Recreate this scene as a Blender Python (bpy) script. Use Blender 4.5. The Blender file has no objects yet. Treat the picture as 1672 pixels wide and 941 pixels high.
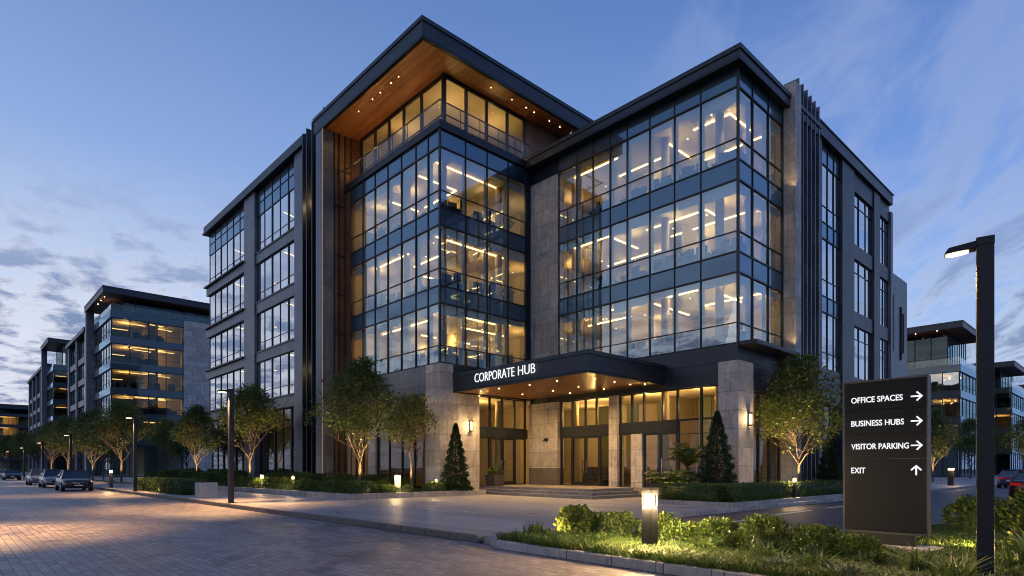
import bpy, math, random
import numpy as np
from mathutils import Vector, Matrix
R = math.radians
random.seed(7); RNG = np.random.default_rng(7)
S = bpy.context.scene
COL = S.collection

# ------------------------------------------------------------------ camera
# world frame: +X runs along the facades that recede right, +Y along the street that recedes left
cam = bpy.data.cameras.new('camera'); camo = bpy.data.objects.new('camera', cam); COL.objects.link(camo)
cam.sensor_width = 36; cam.lens = 36 * 985 / 1672; cam.shift_y = 294.5 / 1672
cam.clip_end = 3000; cam.clip_start = 0.1
camo.location = (0, 0, 1.6); camo.rotation_euler = (R(90), 0, -math.atan2(.6828, .7305))
S.camera = camo
S.view_settings.view_transform = 'Standard'; S.view_settings.look = 'None'
S.view_settings.exposure = 0; S.view_settings.gamma = 1; S.view_settings.use_curve_mapping = False
S.render.engine = 'CYCLES'
S.cycles.max_bounces = 7; S.cycles.diffuse_bounces = 3; S.cycles.glossy_bounces = 4
S.cycles.transparent_max_bounces = 24; S.cycles.transmission_bounces = 4
S.cycles.use_denoising = True; S.cycles.sample_clamp_indirect = 4; S.cycles.caustics_reflective = False
S.cycles.caustics_refractive = False; S.cycles.blur_glossy = 0.3; S.cycles.filter_width = 1.05

# ------------------------------------------------------------------ sky
SUN_AZ, SUN_EL = R(-75), R(2.0)
world = bpy.data.worlds.new('World'); S.world = world; world.use_nodes = True
nt = world.node_tree; nt.nodes.clear()
def N(t, typ, **kw):
    n = t.nodes.new(typ)
    for k, v in kw.items():
        if k.startswith('i_'):
            n.inputs[k[2:].replace('_', ' ')].default_value = v
        else: setattr(n, k, v)
    return n
def math_n(t, op, a, b=None, c=None, clamp=False):
    n = t.nodes.new('ShaderNodeMath'); n.operation = op; n.use_clamp = clamp
    for i, v in enumerate((a, b, c)):
        if v is None: continue
        if isinstance(v, (int, float)): n.inputs[i].default_value = v
        else: t.links.new(v, n.inputs[i])
    return n.outputs[0]
def ramp(t, fac, stops, interp='LINEAR'):
    n = t.nodes.new('ShaderNodeValToRGB'); n.color_ramp.interpolation = interp
    el = n.color_ramp.elements
    while len(el) < len(stops): el.new(0.5)
    for e, (p, c) in zip(el, stops):
        e.position = p; e.color = (c[0], c[1], c[2], 1) if len(c) == 3 else c
    if fac is not None: t.links.new(fac, n.inputs[0])
    return n.outputs[0]
def mixc(t, fac, a, b, mode='MIX'):
    n = t.nodes.new('ShaderNodeMix'); n.data_type = 'RGBA'; n.blend_type = mode
    for i, v in ((0, fac), (6, a), (7, b)):
        if isinstance(v, (int, float)): n.inputs[i].default_value = v
        elif isinstance(v, tuple): n.inputs[i].default_value = (v[0], v[1], v[2], 1)
        else: t.links.new(v, n.inputs[i])
    return n.outputs[2]
tc = N(nt, 'ShaderNodeTexCoord'); sep = N(nt, 'ShaderNodeSeparateXYZ')
nt.links.new(tc.outputs['Generated'], sep.inputs[0])
dx, dy, dz = sep.outputs
grad = ramp(nt, dz, [(0.0, (.36, .42, .58)), (.06, (.55, .575, .68)), (.15, (.55, .615, .76)), (.27, (.385, .495, .73)),
                     (.42, (.205, .325, .62)), (.60, (.115, .21, .46)), (1.0, (.05, .12, .34))])
# the afterglow sits towards -X +Y; away from it the dusk is a little deeper blue
glow = math_n(nt, 'ADD', math_n(nt, 'MULTIPLY', dx, -.62), math_n(nt, 'MULTIPLY', dy, .78))
glowf = N(nt, 'ShaderNodeMapRange', i_From_Min=-.6, i_From_Max=.8, i_To_Min=0, i_To_Max=1); nt.links.new(glow, glowf.inputs[0])
tint = mixc(nt, glowf.outputs[0], (.56, .72, .96), (1.20, 1.13, 1.05))
base = mixc(nt, 1.0, grad, tint, 'MULTIPLY')
# clouds on a plane overhead
zc = math_n(nt, 'ADD', math_n(nt, 'MAXIMUM', dz, 0.0), .09)
comb = N(nt, 'ShaderNodeCombineXYZ'); nt.links.new(math_n(nt, 'DIVIDE', dx, zc), comb.inputs[0]); nt.links.new(math_n(nt, 'DIVIDE', dy, zc), comb.inputs[1])
mp = N(nt, 'ShaderNodeMapping'); mp.vector_type = 'TEXTURE'; mp.inputs['Scale'].default_value = (3.2, 1.0, 1); mp.inputs['Rotation'].default_value = (0, 0, R(34))
nt.links.new(comb.outputs[0], mp.inputs[0])
n1 = N(nt, 'ShaderNodeTexNoise', i_Scale=3.4, i_Detail=10, i_Roughness=.62, i_Distortion=.5); nt.links.new(mp.outputs[0], n1.inputs[0])
n2 = N(nt, 'ShaderNodeTexNoise', i_Scale=.33, i_Detail=2, i_Roughness=.5); nt.links.new(mp.outputs[0], n2.inputs[0])
def smooth(v, a_, b_, t0=0., t1=1.):
    m_ = N(nt, 'ShaderNodeMapRange', i_From_Min=a_, i_From_Max=b_, i_To_Min=t0, i_To_Max=t1); m_.interpolation_type = 'SMOOTHSTEP'; nt.links.new(v, m_.inputs[0]); return m_.outputs[0]
mleft = math_n(nt, 'MULTIPLY', smooth(glow, .15, .55), smooth(dz, .2, .44, 1., .03))
mright = math_n(nt, 'MULTIPLY', smooth(glow, .05, -.25), smooth(dz, .1, .6, .85, .45))
mask = math_n(nt, 'MAXIMUM', mleft, mright)
mp2 = N(nt, 'ShaderNodeMapping'); mp2.inputs['Scale'].default_value = (1.0, .75, 1); nt.links.new(comb.outputs[0], mp2.inputs[0])
n4 = N(nt, 'ShaderNodeTexNoise', i_Scale=5.6, i_Detail=10, i_Roughness=.60, i_Distortion=.25); nt.links.new(mp2.outputs[0], n4.inputs[0])
nsel = N(nt, 'ShaderNodeMix', data_type='FLOAT'); nt.links.new(smooth(glow, 0., .3), nsel.inputs[0]); nt.links.new(n1.outputs[0], nsel.inputs[2]); nt.links.new(n4.outputs[0], nsel.inputs[3])
ncl = nsel.outputs[0]
cl = math_n(nt, 'ADD', ncl, math_n(nt, 'MULTIPLY', math_n(nt, 'SUBTRACT', n2.outputs[0], .5), .6))
csel = N(nt, 'ShaderNodeMix', data_type='FLOAT'); nt.links.new(smooth(glow, 0., .3), csel.inputs[0]); nt.links.new(smooth(cl, .47, .66), csel.inputs[2]); nt.links.new(smooth(cl, .37, .51), csel.inputs[3])
cfac = math_n(nt, 'MULTIPLY', math_n(nt, 'MULTIPLY', csel.outputs[0], mask), .95)
ccol = mixc(nt, ramp(nt, ncl, [(.46, (1, 1, 1)), (.60, (0, 0, 0))]), (.155, .215, .39), (.60, .63, .74))
ccol2 = mixc(nt, ramp(nt, dz, [(.2, (0, 0, 0)), (.42, (1, 1, 1))]), ccol, (.30, .37, .60))
sky1 = mixc(nt, cfac, base, ccol2)
nish = N(nt, 'ShaderNodeTexSky', sky_type='NISHITA', sun_disc=False, sun_elevation=SUN_EL, sun_rotation=SUN_AZ)
nish.air_density = 1.5; nish.dust_density = 1.0; nish.ozone_density = 3
bg1 = N(nt, 'ShaderNodeBackground'); nt.links.new(sky1, bg1.inputs[0]); bg1.inputs[1].default_value = 1.12
bg2 = N(nt, 'ShaderNodeBackground'); nt.links.new(nish.outputs[0], bg2.inputs[0]); bg2.inputs[1].default_value = .05
add = N(nt, 'ShaderNodeAddShader'); nt.links.new(bg1.outputs[0], add.inputs[0]); nt.links.new(bg2.outputs[0], add.inputs[1])
wo = N(nt, 'ShaderNodeOutputWorld'); nt.links.new(add.outputs[0], wo.inputs[0])

sun = bpy.data.lights.new('sun', 'SUN'); sun.energy = .12; sun.angle = R(25); sun.color = (1, .86, .74)
suno = bpy.data.objects.new('sun', sun); COL.objects.link(suno)
suno.rotation_euler = (R(90) - R(9), 0, R(180) - SUN_AZ * -1 + R(0))
suno.rotation_euler = Vector((math.sin(R(75)), -math.cos(R(75)), -.16)).to_track_quat('-Z', 'Y').to_euler()

# ------------------------------------------------------------------ materials
def newmat(name):
    m = bpy.data.materials.new(name); m.use_nodes = True
    t = m.node_tree; t.nodes.clear()
    o = N(t, 'ShaderNodeOutputMaterial'); b = N(t, 'ShaderNodeBsdfPrincipled'); t.links.new(b.outputs[0], o.inputs[0])
    return m, t, b, o
def pos(t):
    g = N(t, 'ShaderNodeNewGeometry'); s = N(t, 'ShaderNodeSeparateXYZ'); t.links.new(g.outputs['Position'], s.inputs[0]); return g, s
def wall_uv(t, g, s):     # u = x+y, v = z : suits every axis-aligned wall
    c = N(t, 'ShaderNodeCombineXYZ'); t.links.new(math_n(t, 'ADD', s.outputs[0], s.outputs[1]), c.inputs[0]); t.links.new(s.outputs[2], c.inputs[1]); return c.outputs[0]
def bump(t, h, b, strength=.3, dist=.02):
    n = N(t, 'ShaderNodeBump', i_Strength=strength, i_Distance=dist); t.links.new(h, n.inputs['Height']); t.links.new(n.outputs[0], b.inputs['Normal'])
def plain(name, c, rough=.5, metal=0., noise=.0, nscale=3., spec=.5):
    m, t, b, o = newmat(name); b.inputs['Specular IOR Level'].default_value = spec
    b.inputs['Base Color'].default_value = (*c, 1); b.inputs['Roughness'].default_value = rough; b.inputs['Metallic'].default_value = metal
    if noise:
        g, s = pos(t); n = N(t, 'ShaderNodeTexNoise', i_Scale=nscale, i_Detail=6, i_Roughness=.6); t.links.new(g.outputs['Position'], n.inputs[0])
        t.links.new(mixc(t, n.outputs[0], tuple(v * (1 - noise) for v in c), tuple(min(1, v * (1 + noise)) for v in c)), b.inputs['Base Color'])
        r = N(t, 'ShaderNodeMapRange', i_To_Min=max(.05, rough - .12), i_To_Max=min(1, rough + .15)); t.links.new(n.outputs[0], r.inputs[0]); t.links.new(r.outputs[0], b.inputs['Roughness'])
    return m
def emis(name, c, st):
    m, t, b, o = newmat(name); t.nodes.remove(b)
    e = N(t, 'ShaderNodeEmission'); e.inputs[0].default_value = (*c, 1); e.inputs[1].default_value = st
    t.links.new(e.outputs[0], o.inputs[0]); return m
def panelled(name, c, w, h, mortar, mc, rough, metal=0, noise=.2, off=.5, bs=.4, nsc=1.5, vein=False):
    m, t, b, o = newmat(name); g, s = pos(t); uv = wall_uv(t, g, s)
    br = N(t, 'ShaderNodeTexBrick', offset=off); t.links.new(uv, br.inputs[0])
    br.inputs['Scale'].default_value = 1; br.inputs['Brick Width'].default_value = w; br.inputs['Row Height'].default_value = h
    br.inputs['Mortar Size'].default_value = mortar; br.inputs['Mortar Smooth'].default_value = .1; br.inputs['Bias'].default_value = 0
    br.inputs['Color1'].default_value = (*[v * (1 - noise * .6) for v in c], 1); br.inputs['Color2'].default_value = (*[v * (1 + noise * .6) for v in c], 1)
    br.inputs['Mortar'].default_value = (*mc, 1)
    n = N(t, 'ShaderNodeTexNoise', i_Scale=nsc, i_Detail=10, i_Roughness=.68, i_Distortion=(1.6 if vein else .2)); t.links.new(g.outputs['Position'], n.inputs[0])
    f = ramp(t, n.outputs[0], [(.3, (1 - noise, 1 - noise, 1 - noise)), (.7, (1 + noise, 1 + noise, 1 + noise))])
    sm_ = N(t, 'ShaderNodeMapping'); sm_.inputs['Scale'].default_value = (5.0, .22, 1); t.links.new(uv, sm_.inputs[0])
    sn = N(t, 'ShaderNodeTexNoise', i_Scale=1.6, i_Detail=7, i_Roughness=.7); t.links.new(sm_.outputs[0], sn.inputs[0])
    f3 = ramp(t, sn.outputs[0], [(.35, (.80, .79, .77)), (.65, (1.10, 1.10, 1.10))])
    t.links.new(mixc(t, 1.0, mixc(t, 1.0, br.outputs[0], f, 'MULTIPLY'), f3, 'MULTIPLY'), b.inputs['Base Color'])
    b.inputs['Metallic'].default_value = metal
    rr = N(t, 'ShaderNodeMapRange', i_To_Min=rough - .08, i_To_Max=rough + .14); t.links.new(n.outputs[0], rr.inputs[0]); t.links.new(rr.outputs[0], b.inputs['Roughness'])
    hgt = math_n(t, 'ADD', math_n(t, 'MULTIPLY', br.outputs['Fac'], -1.0), math_n(t, 'MULTIPLY', n.outputs[0], .25))
    bump(t, hgt, b, bs, .012)
    return m
def flat_tiles(name, c1, c2, mc, w, h, mortar, rough, swap=True, noise=.25, nsc=.6, bs=.5, off=.5):
    m, t, b, o = newmat(name); g, s = pos(t); c = N(t, 'ShaderNodeCombineXYZ')
    a, d = (1, 0) if swap else (0, 1)
    wob = N(t, 'ShaderNodeTexNoise', i_Scale=1.3, i_Detail=2); t.links.new(g.outputs['Position'], wob.inputs[0])
    wv = math_n(t, 'MULTIPLY', math_n(t, 'SUBTRACT', wob.outputs[0], .5), .03)
    t.links.new(math_n(t, 'ADD', s.outputs[a], wv), c.inputs[0]); t.links.new(math_n(t, 'ADD', s.outputs[d], wv), c.inputs[1])
    br = N(t, 'ShaderNodeTexBrick', offset=off); t.links.new(c.outputs[0], br.inputs[0])
    br.inputs['Scale'].default_value = 1; br.inputs['Brick Width'].default_value = w; br.inputs['Row Height'].default_value = h
    br.inputs['Mortar Size'].default_value = mortar; br.inputs['Mortar Smooth'].default_value = .3
    br.inputs['Color1'].default_value = (*c1, 1); br.inputs['Color2'].default_value = (*c2, 1); br.inputs['Mortar'].default_value = (*mc, 1)
    n = N(t, 'ShaderNodeTexNoise', i_Scale=nsc, i_Detail=8, i_Roughness=.65, i_Distortion=.3); t.links.new(g.outputs['Position'], n.inputs[0])
    n3 = N(t, 'ShaderNodeTexNoise', i_Scale=14, i_Detail=5, i_Roughness=.6); t.links.new(g.outputs['Position'], n3.inputs[0])
    f = ramp(t, n.outputs[0], [(.3, (1 - noise,) * 3), (.7, (1 + noise,) * 3)])
    f2 = ramp(t, n3.outputs[0], [(.3, (.82,) * 3), (.7, (1.15,) * 3)])
    sp = N(t, 'ShaderNodeTexNoise', i_Scale=.9, i_Detail=3, i_Roughness=.5, i_Distortion=.8); t.links.new(g.outputs['Position'], sp.inputs[0])
    f4 = ramp(t, sp.outputs[0], [(.30, (.62, .61, .60)), (.39, (1, 1, 1))])
    mpl = N(t, 'ShaderNodeMapping'); mpl.inputs['Scale'].default_value = (1.1, .05, 1); t.links.new(g.outputs['Position'], mpl.inputs[0])
    ln = N(t, 'ShaderNodeTexNoise', i_Scale=1.0, i_Detail=4, i_Roughness=.6); t.links.new(mpl.outputs[0], ln.inputs[0])
    f5 = ramp(t, ln.outputs[0], [(.36, (.82, .81, .80)), (.58, (1.06, 1.06, 1.06))])
    wear = mixc(t, 1.0, f4, f5, 'MULTIPLY')
    t.links.new(mixc(t, 1.0, mixc(t, 1.0, mixc(t, 1.0, br.outputs[0], f, 'MULTIPLY'), f2, 'MULTIPLY'), wear, 'MULTIPLY'), b.inputs['Base Color'])
    rr = N(t, 'ShaderNodeMapRange', i_From_Min=.3, i_From_Max=.7, i_To_Min=rough - .14, i_To_Max=rough + .16); t.links.new(n.outputs[0], rr.inputs[0]); t.links.new(rr.outputs[0], b.inputs['Roughness'])
    hgt = math_n(t, 'ADD', math_n(t, 'MULTIPLY', br.outputs['Fac'], -1.0), math_n(t, 'MULTIPLY', n3.outputs[0], .5))
    bump(t, hgt, b, bs, .012)
    return m
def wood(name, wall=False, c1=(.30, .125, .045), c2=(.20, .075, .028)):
    m, t, b, o = newmat(name); g, s = pos(t)
    if wall: uv = wall_uv(t, g, s)
    else:
        c = N(t, 'ShaderNodeCombineXYZ'); t.links.new(s.outputs[1], c.inputs[0]); t.links.new(s.outputs[0], c.inputs[1]); uv = c.outputs[0]
    br = N(t, 'ShaderNodeTexBrick', offset=.37); t.links.new(uv, br.inputs[0])
    br.inputs['Scale'].default_value = 1; br.inputs['Brick Width'].default_value = 3.1; br.inputs['Row Height'].default_value = .14
    br.inputs['Mortar Size'].default_value = .009; br.inputs['Color1'].default_value = (*c1, 1); br.inputs['Color2'].default_value = (*c2, 1); br.inputs['Mortar'].default_value = (.03, .012, .006, 1)
    mp = N(t, 'ShaderNodeMapping'); mp.inputs['Scale'].default_value = (1.2, 26, 1); t.links.new(uv, mp.inputs[0])
    n = N(t, 'ShaderNodeTexNoise', i_Scale=1.5, i_Detail=6, i_Roughness=.6); t.links.new(mp.outputs[0], n.inputs[0])
    f = ramp(t, n.outputs[0], [(.3, (.65,) * 3), (.7, (1.25,) * 3)])
    t.links.new(mixc(t, 1.0, br.outputs[0], f, 'MULTIPLY'), b.inputs['Base Color']); b.inputs['Roughness'].default_value = .42
    bump(t, math_n(t, 'MULTIPLY', br.outputs['Fac'], -1.0), b, .5, .01)
    return m
def glass(name, tint, refl, rtint=(.86, .93, 1.0)):
    m, t, b, o = newmat(name); t.nodes.remove(b)
    tr = N(t, 'ShaderNodeBsdfTransparent'); tr.inputs[0].default_value = (*tint, 1)
    gl = N(t, 'ShaderNodeBsdfGlossy'); gl.inputs[0].default_value = (*rtint, 1); gl.inputs['Roughness'].default_value = .0
    g, s = pos(t); n = N(t, 'ShaderNodeTexNoise', i_Scale=.9, i_Detail=1); t.links.new(g.outputs['Position'], n.inputs[0])
    bm = N(t, 'ShaderNodeBump', i_Strength=.06, i_Distance=.06); t.links.new(n.outputs[0], bm.inputs['Height']); t.links.new(bm.outputs[0], gl.inputs['Normal'])
    lw_ = N(t, 'ShaderNodeLayerWeight', i_Blend=.5)
    fac = math_n(t, 'ADD', math_n(t, 'MULTIPLY', math_n(t, 'POWER', lw_.outputs['Facing'], 4.0), .85 - refl * .8), refl, clamp=True)
    mx = N(t, 'ShaderNodeMixShader'); t.links.new(fac, mx.inputs[0]); t.links.new(tr.outputs[0], mx.inputs[1]); t.links.new(gl.outputs[0], mx.inputs[2])
    t.links.new(mx.outputs[0], o.inputs[0]); return m
def spandrel(name, c, refl=.2):
    m, t, b, o = newmat(name)
    b.inputs['Base Color'].default_value = (*c, 1); b.inputs['Roughness'].default_value = .4
    gl = N(t, 'ShaderNodeBsdfGlossy'); gl.inputs[0].default_value = (.48, .76, 1, 1); gl.inputs['Roughness'].default_value = .03
    lw_ = N(t, 'ShaderNodeLayerWeight', i_Blend=.5)
    fac = math_n(t, 'ADD', math_n(t, 'MULTIPLY', math_n(t, 'POWER', lw_.outputs['Facing'], 4.0), .85 - refl * .8), refl, clamp=True)
    mx = N(t, 'ShaderNodeMixShader'); t.links.new(fac, mx.inputs[0]); t.links.new(b.outputs[0], mx.inputs[1]); t.links.new(gl.outputs[0], mx.inputs[2])
    t.links.new(mx.outputs[0], o.inputs[0]); return m
def leafmat(name, c1, c2, c3, trans=.35):
    m, t, b, o = newmat(name); g = N(t, 'ShaderNodeNewGeometry')
    col = ramp(t, g.outputs['Random Per Island'], [(0, c1), (.55, c2), (1, c3)])
    t.links.new(col, b.inputs['Base Color']); b.inputs['Roughness'].default_value = .5
    tl = N(t, 'ShaderNodeBsdfTranslucent'); t.links.new(col, tl.inputs[0])
    mx = N(t, 'ShaderNodeMixShader'); mx.inputs[0].default_value = trans
    t.links.new(b.outputs[0], mx.inputs[1]); t.links.new(tl.outputs[0], mx.inputs[2]); t.links.new(mx.outputs[0], o.inputs[0]); return m
def rough_ground(name, c1, c2, sc, rough=.9, bs=.4, bsc=40):
    m, t, b, o = newmat(name); g, s = pos(t)
    n = N(t, 'ShaderNodeTexNoise', i_Scale=sc, i_Detail=8, i_Roughness=.65); t.links.new(g.outputs['Position'], n.inputs[0])
    n2 = N(t, 'ShaderNodeTexNoise', i_Scale=bsc, i_Detail=6, i_Roughness=.7); t.links.new(g.outputs['Position'], n2.inputs[0])
    f = math_n(t, 'ADD', math_n(t, 'MULTIPLY', n.outputs[0], .6), math_n(t, 'MULTIPLY', n2.outputs[0], .4))
    t.links.new(ramp(t, f, [(.35, c1), (.65, c2)]), b.inputs['Base Color']); b.inputs['Roughness'].default_value = rough
    bump(t, n2.outputs[0], b, bs, .02); return m

WARM = (1., .66, .30)
M = dict(
    metal=panelled('dark_metal_panel', (.026, .036, .050), 1.55, 1.02, .008, (.008, .009, .011), .38, .35, .12, off=0, bs=.25, nsc=.7),
    metal_plain=plain('dark_metal', (.018, .022, .028), .38, .3, .15, 2, .35),
    frame=plain('window_frame_metal', (.014, .017, .021), .42, .4),
    panel=panelled('blue_grey_cladding', (.115, .132, .165), 1.2, 1.25, .012, (.02, .022, .028), .38, .35, .2, off=.0, bs=.3, nsc=.8),
    stone=panelled('pale_stone_cladding', (.40, .375, .35), 1.35, .86, .009, (.11, .10, .095), .62, 0, .30, off=.5, bs=.5, nsc=1.6, vein=True),
    stone_dark=panelled('dark_stone_base', (.11, .10, .095), 1.35, .86, .007, (.05, .045, .04), .6, 0, .2, nsc=1.6, vein=True),
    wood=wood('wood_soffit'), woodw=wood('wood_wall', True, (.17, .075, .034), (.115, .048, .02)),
    glass=glass('facade_glass', (.78, .86, .80), .31, (.74, .90, 1.)),
    glass_c=glass('coated_glass', (.50, .56, .56), .62, (.92, .96, 1.)),
    glass_dark=glass('dark_tinted_glass', (.34, .36, .32), .10), rail_glass=glass('railing_glass', (.90, .95, .95), .03),
    clear=glass('clear_glass', (.88, .90, .86), .04),
    glass_far=glass('distant_glass', (.66, .70, .60), .045, (.55, .85, 1.)), span_far=spandrel('distant_spandrel_glass', (.008, .022, .032), .05), span=spandrel('blue_spandrel_glass', (.006, .024, .040), .15),
    ceil=plain('ceiling_paint', (.62, .52, .38), .8), iwall=plain('interior_wall_paint', (.50, .41, .26), .8, 0, .15, .5),
    carpet=plain('office_carpet', (.10, .085, .065), .9), lobby=plain('lobby_floor', (.28, .23, .17), .25),
    dark=plain('dark_void', (.012, .013, .015), .8), blind=plain('roller_blind', (.55, .52, .46), .8), curtain=plain('curtain_fabric', (.50, .48, .44), .9),
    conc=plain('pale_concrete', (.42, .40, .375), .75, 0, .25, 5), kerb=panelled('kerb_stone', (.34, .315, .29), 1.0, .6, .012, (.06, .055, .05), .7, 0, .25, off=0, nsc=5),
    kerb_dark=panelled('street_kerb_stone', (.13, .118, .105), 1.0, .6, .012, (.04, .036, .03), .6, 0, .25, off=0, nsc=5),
    step=panelled('granite_step', (.20, .20, .205), 1.6, .6, .006, (.06, .06, .06), .5, 0, .25, off=0, nsc=6),
    roofgrey=plain('roof_membrane', (.12, .125, .13), .9),
    road=flat_tiles('brick_pavers', (.19, .165, .16), (.34, .285, .265), (.05, .042, .04), .30, .15, .007, .46, True, .30, .55, .8),
    plaza=flat_tiles('plaza_slabs', (.31, .295, .285), (.36, .34, .33), (.10, .095, .095), 1.8, .9, .008, .52, True, .22, .5, .3, 0),
    plat=flat_tiles('entrance_tiles', (.27, .23, .19), (.31, .27, .225), (.10, .085, .07), 1.2, .6, .008, .4, False, .12, .8, .2, 0),
    asphalt=rough_ground('asphalt', (.034, .036, .042), (.06, .062, .07), .5, .6, .35, 60),
    soil=rough_ground('soil', (.02, .014, .009), (.06, .042, .026), 3, .95),
    grass=rough_ground('lawn', (.022, .05, .01), (.05, .095, .02), 4, .9, .8, 50),
    ground=rough_ground('earth', (.05, .055, .05), (.09, .09, .085), .3),
    paint=plain('road_paint', (.62, .60, .55), .6, 0, .2, 8),
    bark=plain('bark', (.10, .075, .052), .85, 0, .35, 9),
    leaf=leafmat('leaf_green', (.028, .065, .012), (.065, .12, .022), (.15, .18, .03), .4),
    leafy=leafmat('leaf_yellow_green', (.045, .085, .014), (.095, .145, .022), (.20, .21, .035), .4),
    needle=leafmat('conifer_leaf', (.010, .028, .012), (.022, .05, .018), (.04, .075, .025), .15),
    hedge=leafmat('hedge_leaf', (.026, .058, .010), (.065, .115, .018), (.15, .19, .035), .3),
    sedge=leafmat('sedge_blade', (.03, .07, .012), (.07, .125, .02), (.15, .19, .035), .3),
    blue_leaf=leafmat('blue_green_leaf', (.05, .085, .07), (.09, .13, .10), (.14, .18, .14), .2),
    tyre=plain('tyre_rubber', (.012, .012, .013), .8), rim=plain('alloy', (.35, .35, .37), .3, .9),
    carglass=plain('car_glass', (.012, .016, .022), .05), chrome=plain('chrome', (.5, .5, .52), .15, 1),
    signface=plain('sign_panel_paint', (.004, .0065, .011), .5, .0, .12, 2, .12), signedge=plain('brushed_edge', (.05, .055, .065), .5, .5),
    pole=plain('lamp_pole_paint', (.016, .017, .020), .42, .2, .15, 3, .3),
    letter=emis('lit_letter', (.95, .97, 1.0), 1.1), strip=emis('strip_light', (1, .60, .20), 10), down=emis('downlight', (1, .66, .32), 14),
    lamp=emis('warm_lamp', (1, .66, .30), 7), lampw=emis('street_lamp_led', (1, .70, .36), 9), dimlit=emis('far_strip_light', (1, .60, .22), 3),
    desk=plain('desk_dark', (.045, .04, .035), .6), chair=plain('chair_fabric', (.02, .022, .028), .8), screen=plain('monitor_back', (.03, .03, .034), .5),
    pot=plain('planter_pot', (.045, .042, .04), .6, 0, .3, 6), white=plain('white_plate', (.7, .7, .68), .5),
    head=emis('headlight_lens', (.85, .9, 1), .28), tail=emis('tail_light', (1, .03, .02), .3),
)

# ------------------------------------------------------------------ helpers
class MB:
    def __init__(s): s.v = []; s.f = []
    def box(s, x0, x1, y0, y1, z0, z1):
        if x1 < x0: x0, x1 = x1, x0
        if y1 < y0: y0, y1 = y1, y0
        n = len(s.v)
        s.v += [(x0, y0, z0), (x1, y0, z0), (x1, y1, z0), (x0, y1, z0), (x0, y0, z1), (x1, y0, z1), (x1, y1, z1), (x0, y1, z1)]
        s.f += [tuple(n + i for i in q) for q in ((0, 3, 2, 1), (4, 5, 6, 7), (0, 1, 5, 4), (1, 2, 6, 5), (2, 3, 7, 6), (3, 0, 4, 7))]
        return s
    def fb(s, ax, p, u0, u1, z0, z1, o=0., i=.1):   # box on a facade: o metres proud, i metres deep
        return s.box(p - o, p + i, u0, u1, z0, z1) if ax == 'X' else s.box(u0, u1, p - o, p + i, z0, z1)
    def quad(s, a, b, c, d): n = len(s.v); s.v += [a, b, c, d]; s.f.append((n, n + 1, n + 2, n + 3)); return s
    def poly(s, pts, z0, z1):
        n = len(s.v); k = len(pts)
        s.v += [(x, y, z0) for x, y in pts] + [(x, y, z1) for x, y in pts]
        s.f += [tuple(n + k - 1 - i for i in range(k)), tuple(n + k + i for i in range(k))]
        s.f += [(n + i, n + (i + 1) % k, n + k + (i + 1) % k, n + k + i) for i in range(k)]; return s
    def tube(s, a, b, r0, r1, k=8, cap=True):
        a = Vector(a); b = Vector(b); d = (b - a).normalized(); u = d.orthogonal().normalized(); w = d.cross(u); n = len(s.v)
        for p, r in ((a, r0), (b, r1)):
            for i in range(k):
                t = 2 * math.pi * i / k; q = p + u * (r * math.cos(t)) + w * (r * math.sin(t)); s.v.append(tuple(q))
        s.f += [(n + i, n + (i + 1) % k, n + k + (i + 1) % k, n + k + i) for i in range(k)]
        if cap: s.f += [tuple(n + k - 1 - i for i in range(k)), tuple(n + k + i for i in range(k))]
        return s
    def build(s, name, mat, parent=None, smooth=False, bevel=0):
        me = bpy.data.meshes.new(name); me.from_pydata(s.v, [], s.f); me.validate(); me.update()
        me.materials.append(M[mat] if isinstance(mat, str) else mat)
        if smooth: me.polygons.foreach_set('use_smooth', [True] * len(me.polygons))
        o = bpy.data.objects.new(name, me); COL.objects.link(o)
        if parent is not None: o.parent = parent
        if bevel:
            b = o.modifiers.new('bevel', 'BEVEL'); b.width = bevel; b.segments = 2; b.limit_method = 'ANGLE'
        return o
def npmesh(name, V, F, mat, parent=None):
    me = bpy.data.meshes.new(name); V = np.asarray(V, dtype=np.float32); F = np.asarray(F, dtype=np.int32); k = F.shape[1]
    me.vertices.add(len(V)); me.vertices.foreach_set('co', V.ravel()); me.loops.add(F.size); me.loops.foreach_set('vertex_index', F.ravel())
    me.polygons.add(len(F)); me.polygons.foreach_set('loop_start', np.arange(0, F.size, k, dtype=np.int32)); me.update(calc_edges=True); me.validate()
    me.materials.append(M[mat]); o = bpy.data.objects.new(name, me); COL.objects.link(o)
    if parent is not None: o.parent = parent
    return o
def empty(name, loc=(0, 0, 0), rz=0, label=None, cat=None, group=None):
    o = bpy.data.objects.new(name, None); COL.objects.link(o); o.location = loc; o.rotation_euler = (0, 0, rz); o.empty_display_size = .2
    return tag(o, label, cat, group)
def tag(o, label=None, cat=None, group=None, kind=None):
    for k, v in (('label', label), ('category', cat), ('group', group), ('kind', kind)):
        if v: o[k] = v
    return o
def copy_tree(o, loc=None, rz=None, label=None, group=None, scale=None, parent=None, ch=None):
    c = o.copy(); COL.objects.link(c); c.parent = parent
    if loc is not None: c.location = loc
    if rz is not None: c.rotation_euler = (0, 0, rz)
    if scale is not None: c.scale = (scale,) * 3 if isinstance(scale, (int, float)) else scale
    if label: c['label'] = label
    if group: c['group'] = group
    for k in list(o.children):
        if ch is None or True: copy_tree(k, parent=c)
    return c
def spot(parent, loc, tgt, power, size=90, color=WARM, blend=.8, rad=.05):
    l = bpy.data.lights.new('spot_light', 'SPOT'); l.energy = power; l.color = color; l.spot_size = R(size); l.spot_blend = blend; l.shadow_soft_size = rad
    o = bpy.data.objects.new('spot_light', l); COL.objects.link(o); o.location = loc
    o.rotation_euler = (Vector(tgt) - Vector(loc)).to_track_quat('-Z', 'Y').to_euler()
    if parent is not None: o.parent = parent
    return o
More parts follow.
